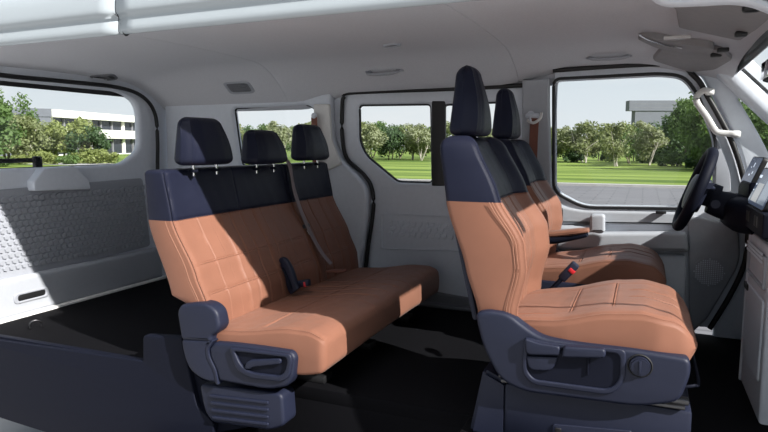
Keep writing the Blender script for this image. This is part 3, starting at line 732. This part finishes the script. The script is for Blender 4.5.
box('console_lamp', (pp[0] + pp[1]) / 2, (.10, .045, .012), M['lens'], o, .004)
# assist grips
def grip(label, p0, p1, m, drop, out, group='assist grips'):
    o = thing('assist_grip', label, 'assist grip', group)
    p0, p1 = Vector(p0), Vector(p1); d = p1 - p0
    tube('grip_bar', [p0, p0 + d * .06 + Vector((0, -out, -drop * .7)), p0 + d * .25 + Vector((0, -out, -drop)), p0 + d * .75 + Vector((0, -out, -drop)), p0 + d * .94 + Vector((0, -out, -drop * .7)), p1], .011, m, o, rv=.009, n=6, sides=10)
    for p in (p0, p1): box('grip_foot', p + Vector((0, .002, .004)), (.045, .03, .022), m, o, .008)
    return base(o, *((p0 + p1) / 2))
a, b = onceil(369, 72), onceil(401, 72)
grip('grey assist grip above the sliding door', a, (b.x, a.y, a.z), M['trimm'], .022, .045)
a, b = onceil(590, 58), onceil(628, 57)
grip('grey assist grip above the driver window', a, (b.x, a.y, a.z), M['trimm'], .014, .040)
o = thing('grab_handle', 'pale angular grab handle on the windscreen pillar', 'grab handle')
gp = W(.76, (708, 91), (703, 91), (697, 96), (697, 103), (706, 116), (714, 129), (718, 132.5), (727, 133.5), (736, 134))
gp = [Vector((u, .755, v)) for u, v in gp]
pts = [gp[0] + Vector((.012, .05, .0))] + gp + [gp[-1] + Vector((.006, .05, 0))]
tube('handle_bar', pts, .017, M['trimb'], o, rv=.015, n=5, sides=12, power=3)
for q in (pts[0], pts[-1]): box('handle_foot', q + Vector((0, .005, 0)), (.04, .03, .035), M['trimb'], o, .008)
base(o, *gp[4])
# lamp, vents
def ceil_oval(name, label, cat, px, py, L_, w_, m, ang, group, slats=0, frame=None, sq=.7):
    o = thing(name, label, cat, group); q = onceil(px, py)
    e = 1e-2; nx = (ceil_z(q.x + e, q.y) - ceil_z(q.x - e, q.y)) / (2 * e); ny = (ceil_z(q.x, q.y + e) - ceil_z(q.x, q.y - e)) / (2 * e)
    fr = Matrix(((1, 0, 0), (0, 1, 0), (nx, ny, 1))) @ Matrix.Rotation(ang, 3, 'Z')
    def ring(s, dz): return [q + fr @ Vector((math.copysign(abs(math.cos(t)) ** sq, math.cos(t)) * L_ / 2 * s, math.copysign(abs(math.sin(t)) ** sq, math.sin(t)) * w_ / 2 * s, dz)) for t in [2 * math.pi * i / 36 for i in range(36)]]
    bm = bmesh.new(); rs = [[bm.verts.new(p) for p in ring(s, dz)] for s, dz in ((1, .004), (1, -.004), (.94, -.010), (.84, -.010), (.78, -.004))]
    for A_, B_ in zip(rs, rs[1:]):
        for j in range(36): bm.faces.new((A_[j], A_[(j + 1) % 36], B_[(j + 1) % 36], B_[j]))
    finish('bezel', bm, frame or M['trimm'], o)
    bm = bmesh.new(); bm.faces.new([bm.verts.new(p) for p in ring(.80, -.004)]); finish('vent_face' if slats else 'lens', bm, m, o)
    if slats:
        bm = bmesh.new()
        for i in range(slats):
            t = (i + .5) / slats * 1.4 - .7
            add_box(bm, q + fr @ Vector((0, t * w_ / 2, -.006)), (L_ * .62, .003, .006), fr.to_3x3().normalized() if False else None, .0008)
        finish('slat', bm, M['trimd'], o)
    return base(o, *q)
ceil_oval('ceiling_lamp', 'small oval reading lamp in the middle of the headliner', 'ceiling lamp', 392, 44.5, .10, .06, M['black'], rad(-20), 'headliner fittings')
ceil_oval('air_vent', 'dark slim air vent above the tailgate window', 'air vent', 104, 77, .15, .15, M['black'], rad(35), 'headliner vents', 3, M['trimd'], .45)
ceil_oval('air_vent', 'slatted grey air vent above the quarter window', 'air vent', 239, 87, .21, .085, M['trimd'], 0, 'headliner vents', 4, sq=.35)
o = thing('coat_hook', 'small grey coat hook behind the driver headrest', 'coat hook')
tube('hook', [(-.585, .77, 1.12), (-.585, .745, 1.118), (-.583, .738, 1.10), (-.582, .745, 1.088), (-.580, .752, 1.094)], .006, M['trim'], o, n=4)
disc('hook_plate', (-.585, .772, 1.122), (0, 1, 0), .02, .012, M['trim'], o); base(o, -.585, .772, 1.12)
# rear-view mirror
o = thing('rear_view_mirror', 'dark rear-view mirror hanging at the windscreen', 'mirror')
box('mirror_housing', (.425, .02, 1.235), (.045, .25, .085), M['navyd'], o, .018)
box('mirror_face', (.4015, .02, 1.235), (.004, .225, .066), M['mirror'], o, .0015)
tube('mirror_stem', [(.44, 0, 1.25), (.47, 0, 1.285), (.485, 0, 1.305)], .012, M['navyd'], o, n=4); base(o, .46, 0, 1.31)

# ---- dashboard
db = thing('dashboard', 'dark dashboard with two screens over a grey centre stack', 'dashboard')
prof = [(.98, .70), (.75, .80), (.56, .805), (.50, .79), (.445, .74), (.415, .67), (.425, .625), (.50, .56), (.72, .46), (.98, .42)]
bm = bmesh.new(); rows = []
for y in (-.77, -.76, -.5, -.2, .0, .2, .40, .60, .78, .795):
    f = 1 if abs(y) < .765 else .93
    pth = smooth_path([(x + .02 * max(0, abs(y) - .6) / .2, y, .6 + (z - .6) * f - (.12 * max(0, z - .62) / .18 if y <= -.2 else 0)) for x, z in prof], 4, True)
    rows.append([bm.verts.new(p) for p in pth])
for a, b in zip(rows, rows[1:]):
    for j in range(len(a)): bm.faces.new((a[j], a[(j + 1) % len(a)], b[(j + 1) % len(a)], b[j]))
bm.faces.new(rows[0]); bm.faces.new(rows[-1][::-1])
finish('dash_body', bm, M['navyd'], db, 45)
# driver side: column housing and knee pad
bm = bmesh.new(); add_sweep(bm, [Vector(p) for p in smooth_path([(.275, .42, .705), (.36, .42, .68), (.50, .42, .64)], 5)],   .08, .075, 20, power=3, radii=[.7 + .03 * i for i in range(11)])
finish('column_cover', bm, M['navyd'], db)
bm = bmesh.new(); add_sweep(bm, [Vector(p) for p in ((.52, .80, .62), (.43, .70, .65), (.395, .50, .655), (.40, .28, .66), (.45, .20, .66))], .07, .075, 16, power=2.6)
finish('knee_pad', bm, M['navyd'], db)
for nm, p in (('wiper_stalk', [(.285, .36, .765), (.262, .28, .775), (.258, .26, .782)]), ('turn_stalk', [(.285, .48, .765), (.262, .56, .78), (.258, .58, .785)])):
    tube(nm, p, .011, M['navyp'], db, n=4, radii=[.8, .9, 1.4])
tube('shift_lever', [(.30, .34, .70), (.285, .25, .705), (.28, .20, .71)], .014, M['navyp'], db, n=4, radii=[.8, 1, 1.3])
def tilt_screen(name, y0, y1, xz0, xz1, m, th=.02, frame=True):
    a, b = Vector((xz0[0], 0, xz0[1])), Vector((xz1[0], 0, xz1[1])); sl = b - a; nn = Vector((-sl.z, 0, sl.x)).normalized()
    f = lambda p: a + sl.normalized() * p.y + Vector((0, -p.x, 0)) + nn * p.z
    L_ = sl.length
    s = plate(name, [(-y1, 0), (-y0, 0), (-y0, L_), (-y1, L_)], [], 'flat', 0, th, .004, M['black'], db, 2, r=.02, xf=f)
    plate(name + '_glass', [(-y1 + .006, .006), (-y0 - .006, .006), (-y0 - .006, L_ - .006), (-y1 + .006, L_ - .006)], [], 'flat', .0012, .002, 0, m, s, r=.016, xf=f)
    return s, f, L_
s1, f1, L1 = tilt_screen('instrument_display', .285, .555, (.405, .775), (.455, .905), M['screen'])
for (yy, v, w_, h_) in ((.41, .09, .01, .02), (.43, .05, .02, .008), (.37, .06, .008, .012), (.46, .085, .012, .006)):
    plate('display_symbol', [(-yy, v), (-yy + w_, v), (-yy + w_, v + h_), (-yy, v + h_)], [], 'flat', .002, .001, 0, M['uia'], s1, xf=f1)
s2, f2, L2 = tilt_screen('centre_screen', -.13, .245, (.395, .715), (.452, .865), M['screen'])
for (yy, v, w_, h_, m) in ((.225, .06, .012, .005, 'uia'), (.225, .085, .016, .005, 'uia'), (.18, .02, .12, .075, 'uib'), (.225, .014, .02, .018, 'uic'), (.23, .115, .05, .012, 'uia'), (.03, .02, .13, .09, 'uic')):
    plate('screen_tile', [(-yy, v), (-yy + w_, v), (-yy + w_, v + h_), (-yy, v + h_)], [], 'flat', .002, .001, 0, M[m], s2, xf=f2)
hub = plate('screen_hood', [(-.58, .70), (-.27, .70), (-.27, .80), (-.50, .80, .03), (-.58, .78, .03)], [], 'dash', .405, .10, .015, M['navyd'], db)
vb = plate('vent_band', [(-.255, .625, .01), (.20, .625, .01), (.20, .715, .01), (-.255, .715, .01)], [], 'dash', .388, .06, .008, M['navyd'], db)
for y in (.135, .09, -.05, -.10):
    plate('vent_slat', [(-y - .018, .655), (-y + .018, .655), (-y + .018, .695), (-y - .018, .695)], [], 'dash', .386, .004, .001, M['black'], vb, r=.004)
plate('hazard_symbol', [(-.218, .66), (-.196, .66), (-.207, .682)], [[(-.2125, .6635), (-.2015, .6635), (-.207, .674)]], 'dash', .3868, .001, 0, M['hazard'], vb)
# grey centre stack
cs = [(-.215, -.035), (-.215, .20, .02), (-.205, .60, .02), (.22, .60, .02), (.22, -.035)]
st = plate('centre_stack', cs, [], 'dash', .415, .25, .014, M['trim'], db, 3)
plate('stack_edge', [(-.221, -.03, .01), (-.221, .20), (-.211, .605), (-.200, .605), (-.208, .20), (-.208, -.03)], [], 'dash', .408, .10, .004, M['trim'], st, 2)
tr = plate('stack_tray', [(-.195, .44, .012), (-.195, .56, .012), (.18, .56, .012), (.18, .44, .012)], [[(-.185, .45, .01), (-.185, .535, .01), (.17, .535, .01), (.17, .45, .01)]], 'dash', .404, .02, .005, M['trimm'], st, 3)
bm = bmesh.new()
for i in range(26):
    for j in range(3):
        add_box(bm, (.4025, .180 - i * .013, .543 + j * .014 - .006), (.004, .007, .009))
finish('perforated_grille', bm, M['trim'], tr)
plate('stack_drawer', [(-.19, .10, .02), (-.19, .40, .02), (.18, .40, .02), (.18, .10, .02)], [], 'dash', .408, .02, .005, M['trim'], st, 3)
plate('drawer_slot', [(-.215, .37, .006), (-.215, .395, .006), (-.13, .395, .006), (-.13, .37, .006)], [], 'dash', .403, .01, .002, M['black'], st)
base(db, .6, 0, .4)

# ---- steering wheel
sw = thing('steering_wheel', 'black three-spoke steering wheel before the instrument display', 'steering wheel')
cw = Vector((.215, .42, .755)); tl = rad(20)
Rw = Matrix.Rotation(tl, 3, 'Y')
def wp(r, t, d=0): return cw + Rw @ Vector((d, r * math.cos(t), r * math.sin(t)))
bm = bmesh.new(); add_sweep(bm, [wp(.180, 2 * math.pi * i / 48) for i in range(48)], .022, .024, 14, True, up=Rw @ Vector((1, 0, 0)))
finish('rim', bm, M['navyd'], sw)
bm = bmesh.new()
hub_o = [(-.085, -.07), (-.055, -.10), (.055, -.10), (.085, -.07), (.095, .025), (.065, .07), (-.065, .07), (-.095, .025)]
fo = fillet(hub_o, .03)
rings = [[bm.verts.new(cw + Rw @ Vector((d, p.x * k, p.y * k))) for p in fo] for k, d in ((.9, .045), (1, .02), (1, -.004), (.93, -.018), (.6, -.026), (.2, -.028))]
for a, b in zip(rings, rings[1:]):
    for j in range(len(a)): bm.faces.new((a[j], a[(j + 1) % len(a)], b[(j + 1) % len(a)], b[j]))
bm.faces.new(rings[0]); bm.faces.new(rings[-1]); finish('airbag_cover', bm, M['navyp'], sw)
for t, w_ in ((rad(5), .03), (rad(175), .03), (rad(270), .035)):
    sp_ = tube('spoke', [wp(.06, t, .008), wp(.11, t, .012), wp(.172, t, .002)], w_, M['navyd'], sw, rv=.010, n=3, sides=12, up=Rw @ Vector((1, 0, 0)), power=3)
    if w_ < .035:
        box('spoke_switch', wp(.118, t, -.004), (.012, .045, .03), M['lens'] if False else M['trimd'], sp_, .004, Rw)
        box('switch_mark', wp(.118, t, -.0112), (.002, .02, .004), M['white'], sp_, 0, Rw)
tube('wheel_hub', [wp(0, 0, .03), wp(0, 0, .10)], .055, M['navyd'], sw, n=1, sides=20, up=(0, 1, 0))
base(sw, *cw)
# ================================================================== OUTSIDE
GZ = -.65
def gp_(px, t):
    """ground point at forward distance t in the direction of picture column px"""
    d = Vector((FW.x, FW.y, 0)).normalized() + Vector((RT.x, RT.y, 0)) * ((px - 384) / FPX)
    p = CAM + d * t; return Vector((p.x, p.y, GZ))
def ground(name, x0, x1, y0, y1, z, m, label, th=.3):
    return structure(hexa(name, (x0, y0, z - th), (x1, y1, z), m, None, 0), label)
ground('ground', -220, 220, 23.4, 260, GZ + .04, M['lawn'], 'green lawn with painted shade bands beyond the van')
ground('road', -220, 220, 1.6, 23.0, GZ, M['pave'], 'grey paved road beside the van')
ground('pavement', -60, 60, -60, 1.6, GZ, M['concrete'], 'pale concrete forecourt under the van')
ground('kerb', -220, 220, 22.95, 23.45, GZ + .09, M['kerb'], 'pale kerb between road and lawn')
o = ground('path', -140, -24, 33.0, 37.5, GZ + .05, M['kerb'], 'pale footpath crossing the lawn behind the van', .1)
def foliage(seed, rx, rz, n, size, clumps, low=.25, open_=.5):
    r = random.Random(seed); bm = bmesh.new()
    cl = []
    for _ in range(clumps):
        while True:
            p = Vector((r.uniform(-1, 1), r.uniform(-1, 1), r.uniform(-1, 1)))
            if .25 < p.length < .92: break
        cl.append((Vector((p.x * rx, p.y * rx, p.z * rz)), r.uniform(.22, .42) * rx))
    for i in range(n):
        c, cr = r.choice(cl)
        v = Vector((r.gauss(0, 1), r.gauss(0, 1), r.gauss(0, 1))).normalized() * cr * r.random() ** .4
        p = c + v + Vector((0, 0, rz * (1 + low)))
        if p.z < .05: continue
        nrm = (v.normalized() * .6 + Vector((r.uniform(-1, 1), r.uniform(-1, 1), r.uniform(-.2, 1)))).normalized()
        u = nrm.orthogonal().normalized(); w = nrm.cross(u); a = r.uniform(0, 6.28); u, w = u * math.cos(a) + w * math.sin(a), w * math.cos(a) - u * math.sin(a)
        s = size * r.uniform(.6, 1.3)
        bm.faces.new([bm.verts.new(p + u * s * x + w * s * .55 * y) for x, y in ((-1, 0), (0, -1), (1, 0), (0, 1))])
    me = bpy.data.meshes.new('foliage'); bm.to_mesh(me); bm.free(); return me, cl
def trunk_mesh(seed, h, r0, forks, rx, rz, low=.25):
    r = random.Random(seed); bm = bmesh.new()
    n = max(1, forks)
    for k in range(n):
        b = Vector((r.uniform(-.25, .25) * (n > 1), r.uniform(-.25, .25) * (n > 1), -.1))
        top = Vector((r.uniform(-.5, .5) * rx, r.uniform(-.5, .5) * rx, h))
        pts = smooth_path([b, b.lerp(top, .5) + Vector((r.uniform(-.1, .1), r.uniform(-.1, .1), 0)), top], 4)
        add_sweep(bm, pts, r0, sides=7, radii=[1 - .6 * i / (len(pts) - 1) for i in range(len(pts))])
        for _ in range(3):
            q = pts[r.randint(4, len(pts) - 2)]; e = q + Vector((r.uniform(-1, 1) * rx * .6, r.uniform(-1, 1) * rx * .6, rz * r.uniform(.3, .8)))
            add_sweep(bm, [q, q.lerp(e, .5) + Vector((0, 0, .05)), e], r0 * .45, sides=5, radii=[1, .7, .4])
    bmesh.ops.recalc_face_normals(bm, faces=bm.faces)
    me = bpy.data.meshes.new('trunk'); bm.to_mesh(me); bm.free(); return me
KINDS = {}
def kind(k, seed, rx, rz, n, size, clumps, low, leaf, forks, bark, r0=.07):
    f, cl = foliage(seed, rx, rz, n, size, clumps, low); f.materials.append(M[leaf])
    t = trunk_mesh(seed + 1, rz * (1 + low) + .1, r0, forks, rx, rz); t.materials.append(M[bark])
    KINDS[k] = (f, t, rz * (2 + low))
kind('olive', 11, 1.7, 1.35, 2600, .13, 26, .42, 'leaf_olive', 3, 'barkp')
kind('olive2', 23, 1.6, 1.45, 2400, .13, 24, .45, 'leaf_pale', 3, 'barkp')
kind('green', 31, 1.7, 1.45, 3000, .13, 28, .38, 'leaf_green', 2, 'bark')
kind('dark', 41, 1.8, 1.6, 3200, .13, 30, .25, 'leaf_dark', 2, 'bark')
kind('tall', 51, 2.6, 3.0, 7000, .17, 46, .22, 'leaf_green', 2, 'bark', .16)
kind('yellow', 61, 1.7, 1.4, 2600, .12, 26, .30, 'leaf_yellow', 3, 'bark')
bf, _ = foliage(71, .9, .55, 1500, .09, 16, .0); bf.materials.append(M['leaf_green'])
bf2, _ = foliage(73, .9, .6, 1500, .09, 16, .0); bf2.materials.append(M['leaf_dark'])
bf3, _ = foliage(75, .9, .55, 1500, .09, 16, .0); bf3.materials.append(M['leaf_yellow'])
WORDS = {'olive': 'olive-green', 'olive2': 'pale grey-green', 'green': 'mid green', 'dark': 'dark green', 'tall': 'tall green', 'yellow': 'yellow-green'}
def tree(k, px, t, h, label, group, sx=1., rot=None, hide_trunk=False):
    o = thing('tree', label, 'tree', group)
    f, tm, hh = KINDS[k]; s = h / hh * .88
    o.location = gp_(px, t) + Vector((0, 0, .04)); o.rotation_euler = (0, 0, R.uniform(0, 6.28) if rot is None else rot); o.scale = (s * sx, s * sx, s)
    for nm, me in (('foliage', f), ('trunk', tm)):
        c = bpy.data.objects.new(nm, me); COL.objects.link(c); c.parent = o
    return o
def bush(me, px, t, h, label, group, sx=1.):
    o = bpy.data.objects.new('bush', me); COL.objects.link(o); tag(o, label, 'bush', group)
    s = h / 1.2; o.location = gp_(px, t) + Vector((0, 0, .0)); o.scale = (s * sx, s * sx, s); o.rotation_euler = (0, 0, R.uniform(0, 6.28)); return o
ORD = ['first', 'second', 'third', 'fourth', 'fifth', 'sixth', 'seventh', 'eighth', 'ninth', 'tenth', 'eleventh', 'twelfth', 'thirteenth', 'fourteenth', 'fifteenth', 'sixteenth']
def row(spec, where, frm, group):
    for i, (k, px, t, h, sx) in enumerate(sorted(spec, key=lambda s: s[1])):
        tree(k, px, t, h, f'{WORDS[k]} tree, {ORD[i]} from {frm}, beyond {where}', group, sx)
# tailgate window
row([('tall', -30, 52, 8.5, 1.0), ('tall', 10, 60, 7.6, .95), ('olive', 32, 60, 4.6, 1.1), ('green', -8, 48, 5.5, 1.1), ('yellow', 62, 62, 4.4, 1.1), ('olive2', 47, 64, 4.5, 1.05), ('yellow', 78, 60, 4.7, 1.0), ('dark', 91, 60, 3.9, 1.25), ('olive', 20, 56, 4.8, 1.1)],
    'the tailgate window', 'its open side', 'trees behind the tailgate window')
for i, (m, px, t, h, sx) in enumerate(((bf, 2, 46, 1.0, 1.3), (bf3, 18, 52, .9, 1.4), (bf3, 36, 55, 1.2, 1.2), (bf3, 53, 52, 1.1, 1.3), (bf, 68, 52, 1.0, 1.3), (bf3, 80, 54, 1.1, 1.4), (bf3, 101, 54, 1.35, 1.5), (bf, 110, 56, 1.0, 1.1))):
    bush(m, px, t, h, f'low round bush, {ORD[i]} from the open side of the tailgate window', 'bushes behind the tailgate window', sx)
# quarter window and sliding door
row([('olive', 236, 70, 4.6, 1), ('dark', 252, 78, 4.6, 1), ('green', 266, 76, 5.0, 1), ('olive2', 279, 68, 4.9, 1.0), ('green', 296, 78, 4.8, 1.), ('olive', 309, 72, 4.7, 1.)],
    'the quarter window', 'the tailgate pillar', 'trees behind the quarter window')
row([('olive', 355, 68, 4.8, 1.1), ('olive2', 367, 66, 4.5, 1.1), ('green', 374, 82, 5.6, 1.), ('dark', 390, 70, 4.4, 1.05), ('green', 401, 76, 4.8, 1.), ('olive', 412, 70, 4.4, 1.), ('olive2', 422, 66, 4.5, 1.1), ('green', 434, 78, 4.6, 1.), ('olive', 449, 66, 4.4, 1), ('dark', 462, 74, 4.8, 1.), ('olive2', 480, 70, 4.6, 1.)],
    'the sliding door windows', 'the bench side', 'trees behind the sliding door windows')
# driver window
row([('olive', 552, 62, 3.7, 1), ('green', 563, 72, 4.0, 1.), ('olive2', 571, 60, 4.0, 1.0), ('olive', 585, 58, 4.2, 1.05), ('dark', 598, 66, 3.8, 1), ('olive', 616, 47, 3.7, .9), ('green', 626, 54, 4.0, .9), ('dark', 633, 62, 4.3, .9), ('olive2', 646, 50, 4.1, 1.0), ('dark', 655, 60, 4.3, 1.0), ('green', 664, 56, 4.2, .9), ('dark', 676, 54, 5.0, 1.0), ('tall', 706, 38, 6.0, .8), ('tall', 688, 46, 6.4, .7)],
    'the driver window', 'the driver headrest', 'trees behind the driver window')
for i, (m, px, t, h, sx) in enumerate(((bf2, 573, 58, 1.3, 1.2), (bf2, 607, 60, 1.2, 1.1), (bf, 648, 56, 1.2, 1.3), (bf, 674, 47, 1.5, 1.3), (bf2, 694, 40, 1.3, 1.2))):
    bush(m, px, t, h, f'low round bush, {ORD[i]} from the pillar side of the driver window', 'bushes behind the driver window', sx)
row([('tall', 742, 40, 5.6, 1.1), ('tall', 762, 36, 5.0, 1.1), ('dark', 752, 42, 4.8, 1.2)], 'the small fixed window', 'the grab handle', 'trees behind the small fixed window')

# ---- office building behind the tailgate window
def along(p, q, t, z): v = p.lerp(q, t); return Vector((v.x, v.y, z))
def wall_block(name, p, q, depth, z0, z1, m, parent):
    d = (q - p); n = Vector((d.y, -d.x, 0)).normalized()
    if n.dot(p - CAM) < 0: n = -n
    bm = bmesh.new()
    lo = [bm.verts.new((v.x, v.y, z0)) for v in (p, q, q + n * depth, p + n * depth)]; hi = [bm.verts.new((v.x, v.y, z1)) for v in (p, q, q + n * depth, p + n * depth)]
    bm.faces.new(lo); bm.faces.new(hi)
    for i in range(4): bm.faces.new((lo[i], lo[(i + 1) % 4], hi[(i + 1) % 4], hi[i]))
    return finish(name, bm, m, parent), n
ob = thing('office_building', 'white two-storey office building with dark window bands seen through the tailgate window', 'building')
P0, P1 = gp_(51, 98), gp_(205, 150)
kz = lambda py, t: CAM.z + (146 - py) / FPX * t
z = [GZ, kz(154.5, 98), kz(137.5, 98), kz(128, 98), kz(117.5, 98), kz(110, 98)]
_, nb = wall_block('window_band', P0, P1, 16, z[1], z[2] + .6, M['bglass'], ob)
o1 = ob.children[0]
back = nb * .6
wall_block('plinth', P0 - back, P1 - back, 18, z[0], z[1], M['bwhite'], ob)
wall_block('floor_band', P0 - back * 2, P1 - back * 2, 18, z[2], z[3], M['bwhite'], ob)
wall_block('upper_window_band', P0, P1, 16, z[3] - .2, z[4] + .3, M['bglass'], ob)
wall_block('roof_fascia', P0 - back * 2, P1 - back * 2, 20, z[4], z[5], M['bwhite'], ob)
dv = (P1 - P0).normalized()
side0 = P0 - dv * .4 - back * 2
wall_block('end_wall', side0 - dv * 12 + nb * 14, side0 + nb * .2, .5, z[0], z[5], M['bgrey'], ob)
wall_block('end_fascia', side0 - dv * 12 + nb * 14, side0, .5, z[4], z[5] + .05, M['bgrey'], ob)
L_ = (P1 - P0).length
for zz0, zz1 in ((z[1], z[2]), (z[3], z[4])):
    k = 0
    while k * 3.2 < L_ * .62:
        p = P0 + dv * (k * 3.2 + .3) - back * .5
        wall_block('mullion', p, p + dv * (.22 if k % 3 else .7), .3, zz0, zz1, M['bgreyd'] if k % 3 else M['bwhite'], ob); k += 1
roofp = P0 + dv * 22 + nb * 6
wall_block('roof_plant', roofp, roofp + dv * 12, 5, z[5], z[5] + .5, M['bgrey'], ob)
base(ob, *P0)
# ---- grey hall behind the driver window
gb = thing('grey_building', 'flat-roofed grey clad building behind the trees of the driver window', 'building')
Q0, Q1 = gp_(632, 104), gp_(720, 104)
kz2 = lambda py: CAM.z + (146 - py) / FPX * 104
_, n2 = wall_block('hall_wall', Q0, Q1, 1.5, GZ, kz2(110), M['bgrey'], gb)
e = (Q1 - Q0).normalized()
wall_block('roof_fascia', Q0 - e * 1.1 - n2 * .15, Q1 - n2 * .15, 1.6, kz2(111.5), kz2(101.5), M['bgrey'], gb)
for i in range(1, 3):
    wall_block('cladding_joint', Q0 - e * 1.1 - n2 * .17, Q1 - n2 * .17, .1, kz2(111.5 - i * 3.3) - .02, kz2(111.5 - i * 3.3) + .02, M['bgreyd'], gb)
wall_block('entrance', gp_(668, 103), gp_(684, 103), .4, GZ, kz2(146), M['bwhite'], gb)
base(gb, *Q0)

# ================================================================== LIGHT
FILL_GLOW = 3.4
SUN = Vector((3.3, -1.06, 2.48)).normalized()
sl = bpy.data.lights.new('sun', 'SUN'); sl.energy = 9.0; sl.angle = rad(.7); sl.color = (1, .965, .92)
so = bpy.data.objects.new('sun', sl); COL.objects.link(so); so.rotation_euler = SUN.to_track_quat('Z', 'Y').to_euler()
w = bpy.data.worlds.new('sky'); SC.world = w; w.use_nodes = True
N, L = w.node_tree.nodes, w.node_tree.links
bg = N['Background']; tc = N.new('ShaderNodeTexCoord'); sx = N.new('ShaderNodeSeparateXYZ'); L.new(tc.outputs['Generated'], sx.inputs[0])
cr = N.new('ShaderNodeValToRGB'); el = cr.color_ramp.elements
el[0].position = 0; el[0].color = (.83, .875, .91, 1); el[1].position = .5; el[1].color = (.22, .34, .52, 1)
e2 = cr.color_ramp.elements.new(.2); e2.color = (.66, .76, .84, 1)
L.new(sx.outputs['Z'], cr.inputs[0])
mp = N.new('ShaderNodeMapping'); mp.inputs['Scale'].default_value = (2, 2, 7); L.new(tc.outputs['Generated'], mp.inputs[0])
cn = N.new('ShaderNodeTexNoise'); cn.inputs['Scale'].default_value = 1.6; cn.inputs['Detail'].default_value = 7; cn.inputs['Roughness'].default_value = .55; L.new(mp.outputs[0], cn.inputs['Vector'])
c2 = N.new('ShaderNodeMapRange'); c2.inputs[1].default_value = .45; c2.inputs[2].default_value = .72; L.new(cn.outputs['Fac'], c2.inputs[0])
mx = N.new('ShaderNodeMix'); mx.data_type = 'RGBA'; L.new(c2.outputs[0], mx.inputs[0]); L.new(cr.outputs[0], mx.inputs[6]); mx.inputs[7].default_value = (.90, .91, .92, 1)
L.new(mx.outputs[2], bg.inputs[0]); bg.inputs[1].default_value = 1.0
# added unseen glow high over the open side, brightens the near faces
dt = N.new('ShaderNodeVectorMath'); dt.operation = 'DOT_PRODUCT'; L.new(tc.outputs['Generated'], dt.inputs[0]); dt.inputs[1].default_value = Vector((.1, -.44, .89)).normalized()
br = N.new('ShaderNodeMapRange'); br.interpolation_type = 'SMOOTHSTEP'; br.inputs[1].default_value = .87; br.inputs[2].default_value = .985; br.inputs[4].default_value = FILL_GLOW; L.new(dt.outputs['Value'], br.inputs[0])
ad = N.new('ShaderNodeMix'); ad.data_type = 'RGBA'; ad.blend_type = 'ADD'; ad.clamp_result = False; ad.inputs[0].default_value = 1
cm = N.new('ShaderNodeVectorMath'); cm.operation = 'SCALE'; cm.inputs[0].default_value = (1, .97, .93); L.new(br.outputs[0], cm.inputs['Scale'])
dk = N.new('ShaderNodeMapRange'); dk.interpolation_type = 'SMOOTHSTEP'; dk.inputs[1].default_value = -.45; dk.inputs[2].default_value = .25; dk.inputs[3].default_value = .5; L.new(sx.outputs['Y'], dk.inputs[0])  # sky dimmed towards the unseen open side to cut fill in the cabin
dm = N.new('ShaderNodeVectorMath'); dm.operation = 'SCALE'; L.new(mx.outputs[2], dm.inputs[0]); L.new(dk.outputs[0], dm.inputs['Scale'])
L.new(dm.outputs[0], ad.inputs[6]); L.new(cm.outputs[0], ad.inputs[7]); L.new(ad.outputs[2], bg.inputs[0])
SC.view_settings.view_transform = 'Standard'; SC.view_settings.look = 'None'; SC.view_settings.gamma = 1; SC.view_settings.use_curve_mapping = False
SC.view_settings.exposure = 0.0
SC.cycles.use_denoising = True
SC.cycles.max_bounces = 10; SC.cycles.transparent_max_bounces = 16
